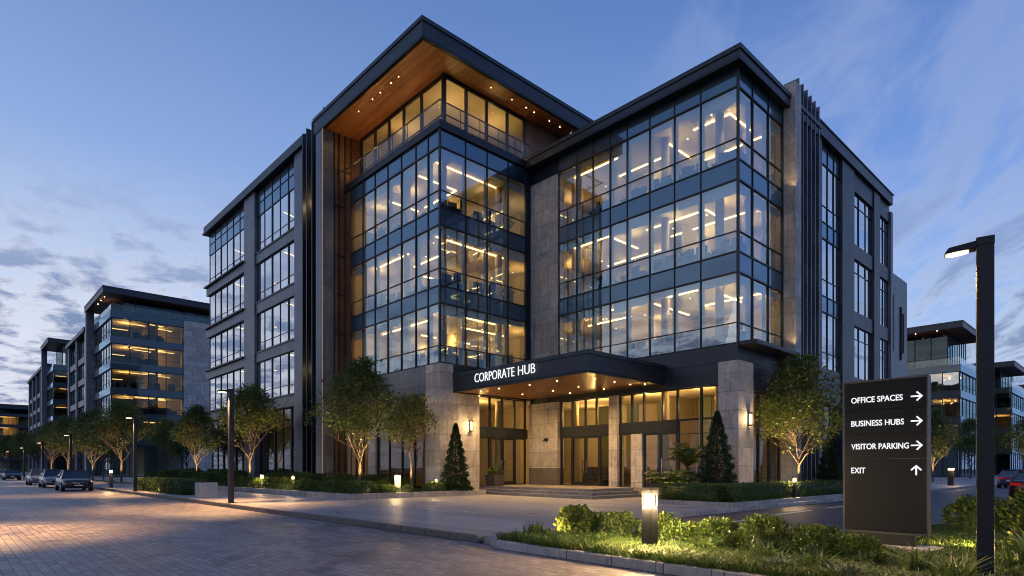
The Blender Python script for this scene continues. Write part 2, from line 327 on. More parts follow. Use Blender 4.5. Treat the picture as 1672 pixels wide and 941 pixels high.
def point(parent, loc, power, color=WARM, rad=.06):
    l = bpy.data.lights.new('point_light', 'POINT'); l.energy = power; l.color = color; l.shadow_soft_size = rad
    o = bpy.data.objects.new('point_light', l); COL.objects.link(o); o.location = loc
    if parent is not None: o.parent = parent
    return o
def text_mesh(s, width, height, depth, offset=0.0):
    cu = bpy.data.curves.new('txt', 'FONT'); cu.body = s; cu.size = 1; cu.extrude = .5; cu.offset = offset; cu.resolution_u = 4
    o = bpy.data.objects.new('txt', cu); COL.objects.link(o)
    dg = bpy.context.evaluated_depsgraph_get(); me = bpy.data.meshes.new_from_object(o.evaluated_get(dg))
    bpy.data.objects.remove(o); V = np.array([v.co[:] for v in me.vertices])
    mn, mxx = V.min(0), V.max(0); V = (V - mn) / (mxx - mn) * np.array([width, height, depth])
    F = [tuple(p.vertices) for p in me.polygons]; bpy.data.meshes.remove(me)
    return V, F

# ------------------------------------------------------------------ ground, road, pavements
KX = 8.3          # kerb line of the street
tag(MB().box(-900, 1500, -900, 1500, -.3, -.03).build('ground', 'ground'), kind='structure')
tag(MB().box(-.9, KX, -40, 900, -.028, 0).build('road', 'road'), kind='structure')
# pavement on the far side of the street
tag(MB().box(-14, -1.0, -40, 900, -.028, .15).build('pavement', 'plaza'), kind='structure')
# plaza in front of the building, north of the driveway edge Y=10.65
pz = MB(); pz.box(KX + .16, 60, 10.65, 900, -.028, .15); pz.box(KX + .16, 12.2, 9.72, 10.65, -.028, .15)
tag(pz.build('pavement', 'plaza'), kind='structure')
kb = MB(); y = 9.95
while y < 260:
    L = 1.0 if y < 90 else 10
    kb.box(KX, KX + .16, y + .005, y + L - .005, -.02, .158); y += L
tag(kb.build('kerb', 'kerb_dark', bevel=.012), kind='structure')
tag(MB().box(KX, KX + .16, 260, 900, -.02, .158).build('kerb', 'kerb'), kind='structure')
ek = MB(); x = 12.2
while x < 60: ek.box(x, x + .99, 10.50, 10.645, -.02, .156); x += 1.0
tag(ek.build('kerb', 'kerb', bevel=.012), kind='structure')
tag(MB().box(11.0, 400, -60, 10.5, -.028, .004).build('driveway', 'asphalt'), kind='structure')
pm = MB()
for (x0, y0) in ((15.6, 8.6), (20.5, 8.9), (25.6, 9.0), (31, 9.2), (37, 9.3)): pm.box(x0, x0 + 3.4, y0, y0 + .12, .005, .009)
for k in range(6): pm.box(40 + k * 3, 40.12 + k * 3, -1, 3.6, .005, .009)
tag(pm.build('road_marking', 'paint'), kind='structure')
tl = MB()
for k in range(6): tl.box(12.62, 12.70, 14.0 + k * 1.25, 15.0 + k * 1.25, .1505, .154)
tag(tl.build('pavement_marking', 'paint'), kind='structure')
# far pavement across the parking lane
tag(MB().box(60.2, 400, 10.65, 60, -.028, .15).build('pavement', 'plaza'), kind='structure')
tag(MB().box(48, 400, -30, -9, -.02, .12).build('lawn', 'grass'), kind='structure')

# ------------------------------------------------------------------ main office building
B = empty('office_building', (19.5, 13, 0), 0, 'large dark-clad glass office block with wooden roof soffit, lit offices and entrance canopy', 'office building')
B.location = (0, 0, 0)
LV = [(7.35, 10.62, 11.55), (11.55, 14.87, 15.80), (15.80, 19.12, 20.05)]
AL = [26.6, 27.7, 28.9, 30.4, 31.9, 33.4, 34.9, 36.5]
AR = [19.5, 21.3, 22.9, 24.55, 26.05]
BL = [13.1, 14.98, 16.41, 17.86, 19.27, 20.4, 21.6, 22.8, 24.2]
BR = [26.4, 27.86, 29.55, 31.22]

def ribbon(par, ax, p, us, z0, z1, tr=(), m='glass', fw=.04, proud=.04, deep=.08, thick=(), pane_in=.03, sill=.045, tilt=.004):
    f = MB()
    for i, u in enumerate(us):
        w = fw * (2.6 if i in thick else 1)
        a, b = u - w / 2, u + w / 2
        if i == 0: a, b = u, u + w
        if i == len(us) - 1: a, b = u - w, u
        f.fb(ax, p, a, b, z0, z1, proud + (.02 if i in thick else 0), deep)
    f.fb(ax, p, us[0], us[-1], z0 - .002, z0 + sill, proud - .012, deep - .01); f.fb(ax, p, us[0], us[-1], z1 - sill, z1 + .002, proud - .012, deep - .01)
    for t in tr: f.fb(ax, p, us[0], us[-1], t - .018, t + .018, proud - .014, deep - .02)
    fr = f.build('window', 'frame', par)
    g = MB(); zz = [z0] + sorted(tr) + [z1]
    for a, b in zip(us[:-1], us[1:]):
        for c, d in zip(zz[:-1], zz[1:]):
            e = [random.uniform(-tilt, tilt) for _ in range(3)]; q = p + pane_in
            if ax == 'X': g.quad((q + e[0], a, c), (q + e[0] + e[1], a, d), (q + e[0] + e[1] + e[2], b, d), (q + e[0] + e[2], b, c))
            else: g.quad((a, q + e[0], c), (b, q + e[0] + e[2], c), (b, q + e[0] + e[1] + e[2], d), (a, q + e[0] + e[1], d))
    g.build('pane', m, fr)
    return fr
def spand(par, ax, p, us, z0, z1, m='span'):
    s = MB()
    for a, b in zip(us[:-1], us[1:]): s.fb(ax, p, a + .012, b - .012, z0 + .012, z1 - .012, -.012, .08)
    o = s.build('spandrel', m, par)
    f = MB()
    for i, u in enumerate(us): f.fb(ax, p, u - .02 if 0 < i else u, u + .02 if i < len(us) - 1 else u, z0, z1, .035, .07)
    f.fb(ax, p, us[0], us[-1], z0 + .0, z0 + .025, .03, .06); f.fb(ax, p, us[0], us[-1], z1 - .025, z1, .03, .06)
    f.build('spandrel_frame', 'frame', o); return o
def blinds(par, ax, p, us, z0, z1, drop=.45, cw=.22):
    s = MB()
    for a, b in zip(us[:-1], us[1:]):
        dd = drop * random.choice((.7, 1, 1, 1.3)); s.fb(ax, p, a + .08, b - .08, z1 - dd, z1 - .01, -.22, .235)
    s.build('roller_blind', 'blind', par)
    c = MB()
    for u in us[1:-1]:
        if random.random() < .8: c.fb(ax, p, u - cw * .2, u + cw * 1.1, z0 + .05, z1 - .02, -.28, .31)
    if c.v: c.build('curtain', 'curtain', par)

for li, (z0, z1, z2) in enumerate(LV):
    for ax, p, us in (('X', 19.5, AL), ('Y', 26.6, AR), ('X', 26.4, BL), ('Y', 13.1, BR)):
        ribbon(B, ax, p, us, z0, z1, (z0 + .95,))
        spand(B, ax, p, us, z1, z2)
        blinds(B, ax, p, us, z0, z1, .42, .26 if (ax, p) != ('Y', 26.6) else .12)
# dark closing strips, corner posts
c = MB(); c.box(26.05, 26.4, 26.5, 26.75, 5.8, 20.05); c.build('corner_post', 'metal_plain', B)
for (x, y) in ((19.5, 26.6), (26.4, 13.1)):
    MB().box(x - .06, x + .05, y - .06, y + .05, 7.35, 20.05).build('corner_post', 'frame', B)
# floor slabs, ceilings, inner walls
SL = []
for k, (z0, z1, z2) in enumerate([(3, 3, 7.35)] + LV):
    zt = z2 - .02; zb = z1 + .04 if k else 5.82
    f = MB(); f.box(19.62, 33.4, 26.72, 37.3, zb + .02, zt); f.box(26.52, 33.4, 13.22, 26.72, zb + .02, zt)
    f.build('floor_slab', 'carpet', B)
    cc = MB(); cc.box(19.62, 33.4, 26.72, 37.3, zb - .02, zb + .018); cc.box(26.52, 33.4, 13.22, 26.715, zb - .02, zb + .018)
    cc.build('ceiling', 'ceil', B)
w = MB(); w.box(33.4, 33.6, 13.2, 37.3, .6, 19.9); w.box(19.7, 33.4, 37.3, 37.36, .6, 19.9); w.box(28.6, 31.4, 29.8, 34.2, .6, 19.9)
w.box(32.2, 33.4, 13.3, 13.5, .6, 19.9); w.box(30.4, 33.4, 19.3, 19.5, .6, 19.9)
w.build('interior_wall', 'iwall', B)
for (x, y) in ((20.9, 31.9), (20.9, 28.2), (25.2, 28.2), (27.9, 24.2), (27.9, 17.9), (27.9, 14.8), (30.4, 14.6)):
    MB().tube((x, y, .6), (x, y, 19.8), .22, .22, 16).build('column', 'iwall', B, True)
# doors and cabinets on the back walls (parts of the fit-out)
cb = MB()
for (z0, _, _) in LV:
    for y in (14.4, 16.0, 18.6, 21, 23.4, 25.4, 28, 31, 34.6): cb.box(33.32, 33.42, y, y + random.uniform(.5, 1.0), z0, z0 + random.choice((1.2, 2.1, 2.1)))
    for x in (21, 23.5, 26.5): cb.box(x, x + .9, 37.22, 37.32, z0, z0 + 2.1)
    for x in (29, 30.2): cb.box(x, x + .8, 29.72, 29.82, z0, z0 + 2.1)
    cb.box(28.52, 28.62, 30.5, 31.4, z0, z0 + 2.1)
cb.build('cabinet', 'desk', B)
pt_ = MB()
for (z0, z1, _), yy, xx in zip(LV, (20.9, 17.6, 22.0), (24.6, 26.0, 23.4)): pt_.box(29.2, 33.3, yy, yy + .1, z0, z1); pt_.box(xx, xx + .1, 31, 37.2, z0, z1)
pt_.build('partition', 'iwall', B)
# strip lights under each ceiling
def strip(a, b, z, m='strip', w=.024, par=None):
    a = Vector((*a, z)); b = Vector((*b, z)); d = (b - a).normalized(); n = Vector((-d.y, d.x, 0)) * w
    mb = MB(); k = 0
    lo = [a - n, b - n, b + n, a + n]
    mb.v = [tuple(q + Vector((0, 0, -.05))) for q in lo] + [tuple(q) for q in lo]
    mb.f = [(0, 3, 2, 1), (4, 5, 6, 7), (0, 1, 5, 4), (1, 2, 6, 5), (2, 3, 7, 6), (3, 0, 4, 7)]
    return mb.build('strip_light', m, par or B)
pats = [
  [((20.4, 28.3), (25.4, 28.3)), ((21.4, 30.4), (21.4, 35.6)), ((24, 30.4), (27.6, 30.4)), ((23.4, 34), (27.6, 34)), ((27.6, 23.5), (27.6, 20.6)), ((29.6, 24.6), (29.6, 21.2)), ((28.2, 18.8), (31.8, 18.8)), ((27.7, 17.6), (27.7, 14.2)), ((30.6, 17.2), (30.6, 13.9)), ((29, 15.4), (31.4, 15.4))],
  [((20.4, 28.2), (25.6, 28.2)), ((22.4, 29.6), (22.4, 33.4)), ((20.8, 31.6), (20.8, 35.6)), ((24, 34.6), (28, 34.6)), ((27.6, 24.0), (27.6, 21.4)), ((27.6, 21.4), (30.4, 21.4)), ((28.4, 19.4), (28.4, 15.8)), ((30.2, 19), (30.2, 14.6)), ((28.4, 15.8), (30.2, 15.8)), ((31.6, 24.6), (31.6, 20.2))],
  [((20.4, 28.2), (25.2, 28.2)), ((20.6, 30.2), (23.4, 30.2)), ((23.4, 30.2), (23.4, 33.6)), ((21, 34.4), (26, 34.4)), ((27.6, 24), (27.6, 20.8)), ((29.4, 22), (29.4, 18.8)), ((27.9, 18.0), (30.6, 18.0)), ((28.2, 16.4), (28.2, 14.4)), ((28.2, 14.4), (30.4, 14.4)), ((31.4, 17.6), (31.4, 14.2))]]
for (z0, z1, z2), pt in zip(LV, pats):
    for a, b in pt: strip(a, b, z1 + .01)
    dn = MB()
    for _ in range(14):
        x, y = random.choice(((random.uniform(20.5, 28), random.uniform(27.5, 36)), (random.uniform(27.2, 32.8), random.uniform(14, 25.5))))
        dn.tube((x, y, z1 - .0), (x, y, z1 + .015), .035, .035, 8)
    dn.build('downlight', 'down', B)
    for x, y in [(x_, y_) for x_ in (21.2, 24.4, 27.6) for y_ in (28.9, 32.2, 35.6)] + [(x_, y_) for x_ in (28.2, 31.2) for y_ in (14.7, 17.2, 20.3, 23.4)] + [(29.6, 26)]:
        point(B, (x, y, z1 - .6), random.uniform(34, 66) * (1 if random.random() > .2 else .3), random.choice(((1, .60, .17), (1, .57, .15), (1, .66, .26))), 0)
for (x, y, p) in ((28.4, 16.2, 160), (28.6, 19.6, 160), (28.6, 23.2, 160), (24.2, 29.2, 150), (31.5, 26, 90), (21.6, 30.5, 20)): point(B, (x, y, 4.9), p * 1.5, (1, .60, .20), 0)
# podium band, piers, ground-floor glazing
band = MB()
band.box(19.5, 19.8, 27.92, 37.3, 6.56, 7.34); band.box(19.5, 19.8, 27.92, 37.3, 5.78, 6.55)
band.build('podium_band', 'panel', B)
MB().box(20.42, 26.4, 26.6, 26.8, 5.8, 7.34).build('podium_band', 'metal', B)
bb = MB(); bb.box(26.4, 26.7, 14.06, 26.6, 5.55, 6.56); bb.box(26.4, 26.7, 13.1, 26.6, 6.575, 7.34); bb.box(26.7, 31.3, 13.1, 13.4, 6.575, 7.34); bb.box(27.87, 31.3, 13.1, 13.4, 5.3, 6.56)
bb.build('podium_band', 'metal', B)
st = MB(); st.box(19.46, 22.27, 26.56, 27.9, .1, 5.775); st.build('stone_pier', 'stone', B)
MB().box(19.49, 20.4, 26.59, 27.9, 5.78, 7.34).build('stone_pier', 'stone', B)
MB().box(26.36, 27.86, 13.06, 14.05, .1, 6.57).build('stone_pier', 'stone', B)
st = MB(); st.box(26.30, 26.9, 24.22, 26.59, 1.62, 5.54); st.box(26.36, 26.9, 24.22, 26.59, 7.34, 19.05); st.build('stone_wall', 'stone', B)
MB().box(26.27, 26.9, 24.2, 26.58, .5, 1.62).build('stone_base', 'stone_dark', B)
MB().box(26.5, 26.9, 24.22, 26.6, 19.05, 20.05).build('podium_band', 'metal_plain', B)
MB().box(26.42, 26.9, 18.35, 19.05, .6, 3.4).build('stone_pier', 'stone', B)
MB().box(26.34, 26.95, 19.9, 20.45, .6, 5.54).build('stone_pier', 'stone', B)
# A left side ground floor
ribbon(B, 'X', 19.62, [27.92, 29.2, 30.5, 31.9, 33.3], .5, 5.77, (1.3, 3.6), 'glass_dark', .08)
MB().box(19.46, 20.2, 33.3, 34.15, .1, 5.775).build('stone_pier', 'stone', B)
ribbon(B, 'X', 20.1, [34.15, 35.0, 35.9, 36.9], .5, 5.77, (3.0,), 'clear', .08)
MB().box(19.75, 19.95, 27.92, 33.3, .1, .5).build('plinth', 'stone_dark', B)
# A right side entrance glazing (plane Y=26.9)
ribbon(B, 'Y', 26.9, [22.3, 23.35, 24.35, 25.35, 26.3], 4.0, 5.8, (), 'clear', .09)
ribbon(B, 'Y', 26.9, [22.3, 23.35], .6, 3.42, (), 'clear', .09); ribbon(B, 'Y', 26.9, [25.35, 26.3], .6, 3.42, (), 'clear', .09)
MB().box(22.27, 26.38, 26.80, 27.05, 3.42, 4.0).build('door_header', 'metal_plain', B)
def door(ax, p, u0, u1, z0, z1, hs):
    f = MB(); f.fb(ax, p, u0 + .01, u0 + .09, z0 + .02, z1, .04, .06); f.fb(ax, p, u1 - .09, u1 - .01, z0 + .02, z1, .04, .06)
    f.fb(ax, p, u0 + .09, u1 - .09, z0 + .02, z0 + .22, .035, .055); f.fb(ax, p, u0 + .09, u1 - .09, z1 - .1, z1, .035, .055)
    d = f.build('door', 'frame', B)
    g = MB(); g.fb(ax, p, u0 + .09, u1 - .09, z0 + .22, z1 - .1, -.005, .015); g.build('pane', 'clear', d)
    h = MB(); u = u0 + .16 if hs < 0 else u1 - .16
    h.fb(ax, p, u - .018, u + .018, z0 + .75, z0 + 1.5, .13, -.09); h.fb(ax, p, u - .012, u + .012, z0 + .8, z0 + .83, .09, 0); h.fb(ax, p, u - .012, u + .012, z0 + 1.4, z0 + 1.43, .09, 0)
    h.build('handle', 'chrome', d)
door('Y', 26.9, 23.35, 24.35, .6, 3.42, 1); door('Y', 26.9, 24.35, 25.35, .6, 3.42, -1)
# B left side entrance glazing (plane X=26.6)
G1 = [14.05, 15.05, 16.35, 17.2, 18.35]; G2 = [20.45, 21.5, 22.3, 23.3, 24.2]
ribbon(B, 'X', 26.6, G1 + [19.1, 19.9], 4.0, 5.55, (), 'clear', .10); ribbon(B, 'X', 26.6, G2, 4.0, 5.55, (), 'clear', .10)
MB().box(26.52, 26.75, 16.35, 19.9, 3.42, 4.0).build('door_header', 'metal_plain', B); MB().box(26.52, 26.75, 20.45, 24.2, 3.42, 4.0).build('door_header', 'metal_plain', B)
ribbon(B, 'X', 26.6, [14.05, 15.05, 16.35], .6, 4.0, (3.3,), 'clear', .10)
ribbon(B, 'X', 26.6, [19.05, 19.9], .6, 3.42, (), 'clear', .09); ribbon(B, 'X', 26.6, [23.3, 24.2], .6, 3.42, (), 'clear', .09)
for u0, u1, hs in ((16.35, 17.35, 1), (17.35, 18.35, -1), (21.3, 22.3, 1), (22.3, 23.3, -1)): door('X', 26.6, u0, u1, .6, 3.42, hs)
ribbon(B, 'X', 26.6, [20.45, 21.3], .6, 3.42, (), 'clear', .09)
# B right ground
ribbon(B, 'Y', 13.3, [27.86, 28.9, 30.1, 31.3], .3, 5.3, (1.1, 3.4), 'glass_dark', .09)
lf = MB(); lf.box(19.9, 33.4, 27.2, 37.3, .5, .6); lf.box(26.8, 33.4, 13.4, 27.2, .5, .6); lf.build('lobby_floor', 'lobby', B)
# lobby fit-out: reception counter
MB().box(29.5, 30.3, 20.5, 24.5, .6, 1.7).build('reception_counter', 'woodw', B)
cur = MB()
for y in (14.6, 16.9, 19.6, 21.8, 24.0): cur.box(30.9, 31.05, y, y + .8, .6, 5.6)
cur.build('curtain', plain('green_drape', (.085, .095, .05), .9), B)
# ledge over the right ground floor
MB().box(26.4, 31.25, 12.25, 13.08, 7.22, 7.42).build('ledge', 'metal_plain', B, bevel=.02)

# roofs
def roof_frame(par, x0, x1, y0, y1, zs, zt, sof='wood', step=.06, oh=True):
    f = MB(); f.box(x0, x1, y0, y1, zs + .03, zt - .22); f.box(x0 - step, x1 + step, y0 - step, y1 + step, zt - .215, zt); r = f.build('roof', 'metal', par)
    g = MB(); g.box(x0 + .22, x1 - .22, y0 + .22, y1 - .22, zs - .01, zs + .028); g.build('soffit', sof, r)
    g = MB(); g.box(x0 + .004, x1 - .004, y0 + .004, y0 + .2, zs - .09, zs + .027); g.box(x0 + .004, x0 + .2, y0 + .204, y1 - .004, zs - .09, zs + .027); g.build('fascia', 'metal_plain', r)
    return r
ra = roof_frame(B, 17.9, 33.9, 25.95, 38.6, 24.0, 25.0)
rb = roof_frame(B, 25.88, 35.3, 12.75, 26.5, 20.06, 20.62, 'metal_plain')
# terrace of the left tower
t = MB(); t.box(19.38, 26.6, 26.48, 37.3, 20.07, 20.22); t.box(19.44, 26.6, 26.54, 37.3, 20.23, 20.55); t.build('terrace_edge', 'metal_plain', B)
SLy = [27.6, 29.8, 31.7, 33.4, 35.1, 37.0]; SRx = [20.5, 22.14, 23.7, 25.4, 26.95]
ribbon(B, 'X', 20.5, SLy, 20.56, 23.98, (21.7,), 'clear', .16, sill=.22); ribbon(B, 'Y', 27.6, SRx, 20.56, 23.98, (21.7,), 'clear', .16, sill=.22)
MB().box(20.44, 20.62, 27.54, 27.72, 20.56, 23.98).build('corner_post', 'frame', B)
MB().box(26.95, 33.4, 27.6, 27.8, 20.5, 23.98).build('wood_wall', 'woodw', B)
wl = MB(); wl.box(20.7, 33.2, 37.0, 37.2, 20.55, 23.98); wl.box(30.2, 30.4, 27.9, 36.9, 20.55, 23.98); wl.build('interior_wall', 'iwall', B)
MB().box(20.66, 30.2, 27.76, 36.98, 23.88, 23.95).build('ceiling', 'ceil', B)
MB().box(20.7, 30.2, 27.8, 37, 20.5, 20.56).build('lobby_floor', 'carpet', B)
pass
for x, y in ((22.2, 29.2), (22, 33.5), (25.6, 29.2)): point(B, (x, y, 22.8), 62, (1, .64, .22), 0)
# glass railing
rg = MB()
for a, b in zip((26.58, 28.12, 29.72, 31.32, 32.92, 34.52, 36.12), (28.1, 29.7, 31.3, 32.9, 34.5, 36.1, 37.2)): rg.quad((19.45, a, 20.56), (19.45, b, 20.56), (19.45, b, 21.55), (19.45, a, 21.55))
for a, b in zip((19.5, 20.92, 22.32, 23.72, 25.12), (20.9, 22.3, 23.7, 25.1, 26.3)): rg.quad((a, 26.55, 20.56), (b, 26.55, 20.56), (b, 26.55, 21.55), (a, 26.55, 21.55))
rg.v = rg.v; rl = rg.build('railing', 'rail_glass', B)
rr = MB(); rr.box(19.41, 19.49, 26.5, 37.2, 21.56, 21.60); rr.box(19.492, 26.4, 26.51, 26.58, 21.56, 21.60)
for y in (28.1, 29.7, 31.3, 32.9, 34.5, 36.1): rr.box(19.46, 19.49, y, y + .03, 20.56, 21.56)
for x in (20.9, 22.3, 23.7, 25.1, 26.3): rr.box(x, x + .03, 26.56, 26.59, 20.56, 21.56)
rr.build('handrail', 'frame', rl)
# soffit spots
sl = MB()
pts = [(18.75, 26.9 + k * .0) for k in range(0)] + [(18.8, y) for y in (29.6, 30.4, 31.6, 32.5, 34.2)] + [(x, 26.75) for x in (23.3, 25.0, 26.2, 26.9, 28.3, 29.3, 30.4)]
for x, y in pts: sl.tube((x, y, 23.965), (x, y, 23.995), .024, .024, 8)
sl.build('soffit_light', 'down', ra)
for (x, y) in ((18.9, 30.0), (18.9, 33.5), (18.9, 36.3), (22.5, 26.9), (26.5, 26.9), (30.5, 26.9)):
    spot(B, (x, y, 23.93), (x, y, 20), 40, 120)
# warm uplights on the terrace floor washing the wooden soffit
for (x, y, p) in ((20.0, 28.2, 26), (20.0, 31.2, 32), (20.0, 34.2, 32), (20.0, 36.6, 20), (22.5, 27.1, 12), (25.5, 27.1, 12)):
    o = MB().tube((x, y, 20.56), (x, y, 20.66), .05, .06, 10).build('terrace_uplight', 'metal_plain', B); spot(o, (x, y, 20.7), (x - (.7 if x < 21 else 0), y - (.0 if x < 21 else .4), 24), p * 3.4, 150, (1, .54, .17))

# stone fin and wood recess at the left end of the tower
MB().box(17.95, 18.7, 37.35, 38.4, .1, 23.9).build('stone_fin', 'panel', B)
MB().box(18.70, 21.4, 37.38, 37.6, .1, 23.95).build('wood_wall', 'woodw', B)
v = MB()
for x in (18.72, 19.05, 19.5, 19.95): v.box(x, x + .06, 37.28, 37.39, .1, 23.95)
for z in (4, 7.4, 10.6, 13.2, 15.8, 19.1, 21.5): v.box(18.79, 19.94, 37.31, 37.39, z, z + .06)
v.build('trim', 'frame', B)
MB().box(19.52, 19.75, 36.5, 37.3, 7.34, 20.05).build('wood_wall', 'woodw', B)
spot(B, (18.9, 36.9, 23.8), (19.2, 37.35, 12), 30, 60); 
g_ = MB().box(17.92, 17.95, 37.34, 37.42, .15, 23.9).build('light_line', emis('edge_light', (1, .62, .32), .26), B)
spot(B, (18.3, 36.9, .8), (18.5, 37.35, 6), 30, 70)
# slatted recess between fin and the left wing
MB().box(20.3, 20.5, 38.4, 43.4, .1, 26.0).build('recess_wall', 'metal_plain', B)
ribbon(B, 'X', 20.2, [38.5, 39.6, 40.7, 41.8, 43.3], 7.4, 25.2, (10.8, 11.6, 14.9, 15.8, 19.1, 20.1, 22.4), 'glass', .1)
for i, y in enumerate((38.9, 39.9, 40.9, 41.9, 42.7)):
    MB().box(18.75 + .05 * i, 19.3, y, y + .14, .1, 26.3 - .05 * i).build('vertical_slat', 'metal_plain', B, bevel=.01)
point(B, (19.9, 41, 21.4), 90); point(B, (19.9, 41, 9), 40)

# left wing
def wing_left():
    X = 19.55
    for (a, b, x0) in ((43.0, 45.0, 19.3), (53.2, 55.7, 19.3)):
        MB().box(x0, 21, a, b, .1, 25.5).build('pilaster', 'panel', B)
    lv = [(.5, 6.4, 7.4), (7.4, 10.7, 11.6), (11.6, 14.9, 15.9), (15.9, 19.2, 20.15), (20.15, 23.3, 25.5)]
    y1s = [45.0 + i * (53.2 - 45.0) / 5 for i in range(6)]; y2s = [55.7 + i * (66.2 - 55.7) / 6 for i in range(7)]
    for k, (z0, z1, z2) in enumerate(lv):
        for us, th in ((y1s, (1, 3)), (y2s, (2, 4))):
            if k == 0: ribbon(B, 'X', X + .25, us, z0, z1, (2.9, 4.9), 'glass_dark', .09, thick=th)
            else: ribbon(B, 'X', X + (.0 if us is y1s else 0), us, z0, z1, (z0 + .75,), 'glass_c', .04, proud=.02, thick=th, sill=.05)
            if k == 4:
                spand(B, 'X', X, us, 23.3, 24.4); spand(B, 'X', X, us, 24.4, 25.45)
            else:
                p = MB(); p.box(19.42 if us is y1s else 19.36, 20.0, us[0] + .002, us[-1] + (-.002 if us is y1s else .45), z1 + .02, z2 - .01)
                p.build('floor_band', 'panel' , B)
                q = MB(); q.box(19.36 if us is y1s else 19.12, 19.9, us[0] + .002, us[-1] + (-.002 if us is y1s else .55), z2 - .14, z2 - .005); q.build('sill', 'metal_plain', B)
        # far gable glass wraps round the corner
    for k, (z0, z1, z2) in enumerate(lv[1:]): 
        MB().box(19.6, 33.4, 43.5, 66.1, z2 - .25, z2 - .1).build('floor_slab', 'ceil', B)
    MB().box(19.9, 33.4, 43.5, 66.1, .4, .5).build('floor_slab', 'carpet', B); MB().box(24.5, 24.7, 43.5, 66.1, .4, 25.4).build('interior_wall', 'iwall', B)
    MB().box(19.8, 33.4, 66.25, 66.4, .1, 25.4).build('wall', 'panel', B)
    for k, (z0, z1, z2) in enumerate(lv):
        for y in (47, 50.2, 58.5, 62.2):
            strip((20.6, y), (23.8, y + 1.2), z2 - .3 if k < 4 else 23.2, par=B)
    r = MB(); r.box(19.05, 34, 43.1, 66.95, 25.5, 25.66); r.box(19.15, 33.9, 42.95, 66.85, 25.665, 26.3); r.build('roof', 'metal', B)
wing_left()

# right wing
def wing_right():
    Y = 13.15
    MB().box(31.3, 32.05, 12.5, 13.5, .1, 21.2).build('stone_fin', 'stone', B)
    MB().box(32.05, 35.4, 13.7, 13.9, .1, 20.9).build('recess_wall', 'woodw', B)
    for i, x in enumerate((32.3, 32.85, 33.4, 33.95, 34.5, 35.05)): MB().box(x, x + .09, 12.72, 13.5, .1, 21.9 - .07 * i).build('vertical_slat', 'panel', B, bevel=.01)
    spot(B, (31.0, 12.3, 7.6), (31.45, 12.9, 10), 60, 80); spot(B, (31.0, 12.3, 15.6), (31.45, 12.9, 18), 60, 80)
    for z in (3, 8.5, 14): spot(B, (32.25, 12.9, z), (32.2, 13.5, z + 6), 25, 60)
    for (a, b) in ((35.4, 36.2), (39.45, 41.55), (45.45, 46.7)): MB().box(a, b, 12.98, 14.2, .1, 20.3).build('pilaster', 'metal', B)
    MB().box(49.05, 49.5, 12.95, 14.2, .1, 19.9).build('pilaster', 'panel', B)
    b1 = [36.2, 37.5, 38.5, 39.45]; b2 = [41.55, 42.9, 44.2, 45.45]; b3 = [46.7, 47.9, 49.05]
    lv = [(.5, 5.3, 7.35), (7.35, 10.62, 11.55), (11.55, 14.87, 15.8), (15.8, 19.12, 20.3)]
    for k, (z0, z1, z2) in enumerate(lv):
        for us in (b1, b2, b3):
            ribbon(B, 'Y', Y + (.0 if k else .2), us, z0, z1, ((z0 + .95,) if us is b1 else (z1 - .8,)) if k else (1.4, 3.4), 'glass_c' if k else 'glass_dark', .035, proud=.02)
            if us is b1 and k: spand(B, 'Y', Y, us, z1, z2)
            else: MB().box(us[0] + .002, us[-1] - .002, 13.06, 13.4, z1 + .01, z2 - .01).build('floor_band', 'metal', B)
        MB().box(35.5, 49.3, 13.4, 20, z2 - .28, z2 - .1).build('floor_slab', 'ceil', B)
        for x in (37, 42.5, 47.2): strip((x, 14.4), (x + 1.6, 16.0), z2 - .32, par=B)
    MB().box(35.5, 49.3, 20, 20.2, .1, 20.2).build('interior_wall', 'iwall', B)
    r = MB(); r.box(35.4, 49.1, 12.85, 22, 20.32, 21.0); r.box(35.35, 49.2, 12.8, 22.05, 21.005, 21.08); r.build('roof', 'metal', B)
    MB().box(33.62, 49.4, 22.3, 26.0, .1, 20.2).build('wall', 'metal', B)
wing_right()
MB().box(33.62, 35.4, 13.92, 37.4, .1, 19.9).build('wall', 'metal', B)
# annex
an = MB().box(49.52, 54.5, 13.3, 24, .1, 16.0).build('annex_wall', 'panel', B)
for (x0, x1, z0, z1) in ((50.3, 50.8, 10.2, 14.4), (52.6, 52.9, 9.8, 13.8), (53.3, 53.5, 10.4, 13.4), (52.6, 52.9, 6.2, 8.2), (50.3, 50.8, 3.0, 8.0), (53.3, 53.6, 2.5, 7)):
    ribbon(an, 'Y', 13.27, [x0, x1], z0, z1, (), 'glass_c', .05)

# entrance canopy
cp = MB(); cp.box(20.4, 26.38, 16.97, 26.58, 5.92, 6.62); cp.box(20.34, 26.38, 16.91, 26.58, 6.625, 6.80); CP = cp.build('canopy', 'metal', B)
MB().box(20.6, 26.36, 17.15, 26.5, 5.85, 5.915).build('soffit', 'wood', CP)
e_ = MB(); e_.box(20.405, 20.6, 16.975, 26.56, 5.80, 5.915); e_.box(20.602, 26.36, 16.975, 17.15, 5.80, 5.915); e_.build('fascia', 'metal_plain', CP)
dl = MB()
for (x, y) in ((21.4, 25.4), (21.4, 23.9), (21.6, 21.8), (21.6, 19.9), (22.4, 18.2), (23.9, 18.2), (25.2, 18.2), (24.0, 20.6), (25.6, 20.2), (24.2, 22.6), (25.6, 22.6), (24.0, 24.8), (25.6, 16.0 + 1.6)):
    dl.tube((x, y, 5.83), (x, y, 5.848), .035, .035, 8)
dl.build('downlight', 'down', CP)
for (x, y) in ((21.6, 24.6), (21.8, 21.4), (22.6, 18.6), (25.0, 18.6), (24.2, 21.4), (24.2, 24.4)): spot(B, (x, y, 5.80), (x, y, 0), 480, 150, (1, .60, .23), rad=.08)

